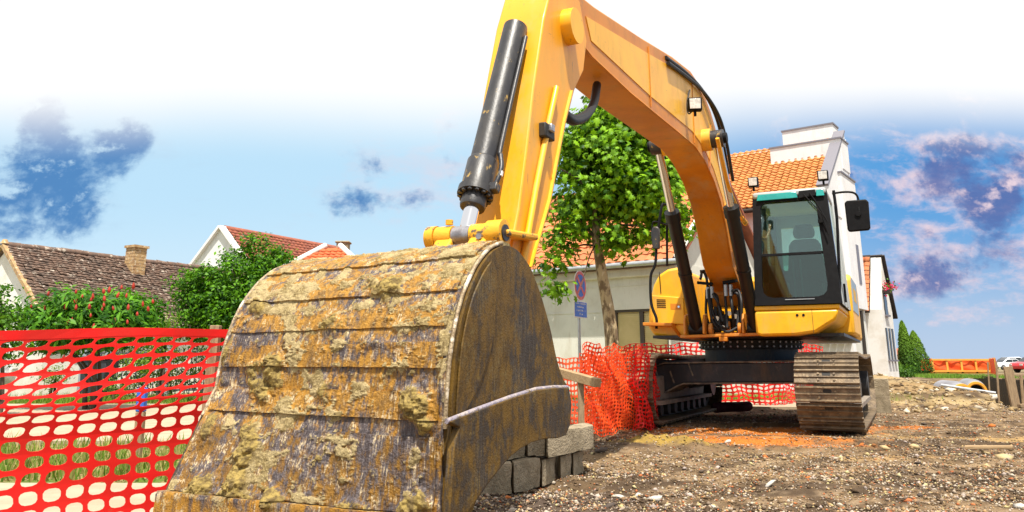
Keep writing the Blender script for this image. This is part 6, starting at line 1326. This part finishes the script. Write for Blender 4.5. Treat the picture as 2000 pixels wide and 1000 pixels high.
ordinal('rubble on the trench rim', 'pale rubble lump on the trench rim')
q = D(1985, 796, 14.9); t_ = D(1968, 716, 14.9); o = MB().beam(Vector((0,0,0)) - Vector((0,0,.1)), t_ - q, .16, .045, (0,1,0)).build('leaning_post', M['wood'], loc=q, bevel=.005); tag(o, 'broad wooden board leaning upright beside the trench at the right edge', 'post')
q = D(1990, 790, 14.8); o = MB().beam(Vector((0,0,0)), Vector((1.4,.35,.02)), .08, .06).build('ground_beam', M['wood'], loc=(q.x, q.y, .03), bevel=.005); tag(o, 'timber beam on the ground at the foot of the leaning board', 'beam')
for (x, yb_, yt_, Yd_, lab) in ((1946,752,707,24,'thin pale stake at the right end of the footbridge'),(1929,741,707,32,'thin pale stake before the footbridge railing'),(1994,778,733,17,'thin stake at the far right edge of the trench')):
    p = D(x, yb_, Yd_); t_ = D(x, yt_, Yd_); o = MB().tube([Vector((0,0,-.6)), t_ - p], .03, 7).build('thin_stake', M['wood'], loc=p); tag(o, lab, 'stake')
# --- concrete slab standing behind the right track
q = G(1722, 803); sl = empty('concrete_slab', q); tag(sl, 'grey concrete slab standing upright behind the right track', 'slab'); sl.rotation_euler = (0,0,-R(20)); hh = D(1722, 738, q.y).z
for k in range(2): MB().box(-.10,.14,-.15,.15, -.05 + k*(hh/2+.03), hh/2*(k+1) - .01).build('slab_piece', M['concrete'], sl, bevel=.012)
# sand heap
q = G(1746, 752); n_ = 40; u_ = np.linspace(-1.5, 1.5, n_); XX, YY = np.meshgrid(u_, u_); ZZ = np.clip(.45*np.exp(-(XX**2*3 + YY**2*3)) - .05, -.05, 1) + (fbm(XX*6, YY*6, seed=17) - .5)*.05 - .02
mb = MB(); mb.grid(np.stack([XX, YY, ZZ], -1)); o = mb.build('sand_heap', M['sandheap'], loc=(q.x, q.y, 0), smooth=60, fix=False); o.scale = (.5,.5,.75); tag(o, 'small pale heap of sand behind the right track', 'sand heap')
# --- purple corrugated duct
p0, p1 = G(1398, 806), G(1462, 802); d = p1 - p0; pts = []; rad = []
for k in range(120): pts.append(Vector((d.x*k/119, d.y*k/119 + .06*math.sin(k*.05), .075 + .0*k))); rad.append(.072 + .010*math.sin(k*math.pi*.5))
o = MB().tube(pts, rad, 16).build('corrugated_duct', M['purple'], loc=(p0.x, p0.y, 0), smooth=60); tag(o, 'dark purple corrugated duct lying under the excavator', 'duct')
# --- cars
def car(label, loc, rz, paint, s=1.0):
    root = empty('parked_car', loc, rz); tag(root, label, 'car', 'parked cars'); root.scale = (s, s, s)
    side = [(-2.05,.32),(-2.1,.62),(-1.95,.86),(-1.25,.95),(-.55,1.38),(.75,1.42),(1.45,1.02),(1.98,.95),(2.08,.62),(2.05,.32)]
    MB().prism(side, lambda q, t: (q[0], t*(1 if q[1] < 1.1 else .84), q[1]), -.82, .82).build('body', paint, root, bevel=.07)
    for s2 in (-1, 1):
        MB().prism([(-1.05,.98),(-.5,1.31),(.12,1.34),(.12,.98)], lambda q, t: (q[0], t - s2*.10*(q[1]-.95)/.4, q[1]), s2*.80, s2*.835).build('side_window', M['carglass'], root); MB().prism([(.18,.98),(.18,1.34),(.70,1.34),(1.28,1.0)], lambda q, t: (q[0], t - s2*.10*(q[1]-.95)/.4, q[1]), s2*.80, s2*.835).build('side_window', M['carglass'], root)
    MB().add([(-1.22,y,.99) for y in (-.66,.66)] + [(-.60,y,1.35) for y in (.58,-.58)], [(0,1,2,3)]).build('windscreen', M['carglass'], root, loc=(-.03,0,.02)); MB().add([(1.42,y,1.05) for y in (.66,-.66)] + [(.80,y,1.40) for y in (-.58,.58)], [(0,1,2,3)]).build('rear_window', M['carglass'], root, loc=(.03,0,.02))
    for x in (-1.32, 1.30):
        for s2 in (-1, 1):
            wh = MB().tube([(x, s2*.66, .31), (x, s2*.86, .31)], .31, 22).build('wheel', M['tyre'], root, smooth=40); MB().tube([(x, s2*.86, .31), (x, s2*.872, .31)], .19, 18).build('rim', M['rim'], wh, smooth=40)
    for s2 in (-1, 1): MB().box(-2.12,-2.05,s2*.6-.16,s2*.6+.16,.62,.78).build('headlight', M['lens'], root, bevel=.02); MB().box(2.05,2.11,s2*.62-.12,s2*.62+.12,.65,.85).build('tail_light', M['carred'], root, bevel=.02)
q = D(3, 730, 16.6); car('pale silver car cut off by the left edge of the picture', (q.x - 1.9, 16.6, 0.02), R(186), M['carsilver'], .85)
q = D(1968, 712, 85); car('white car parked far behind the trench', (q.x, 85, 0), R(8), M['carwhite'], .8)
q = D(1999, 720, 62); car('red car parked behind the trench at the right edge', (q.x + 1.0, 62, 0), R(10), M['carred'], .85)
q = D(1998, 700, 88); car('white car with a red stripe of light parked beyond the red car', (q.x-.2, 90, 0), R(4), M['carwhite'], .95)
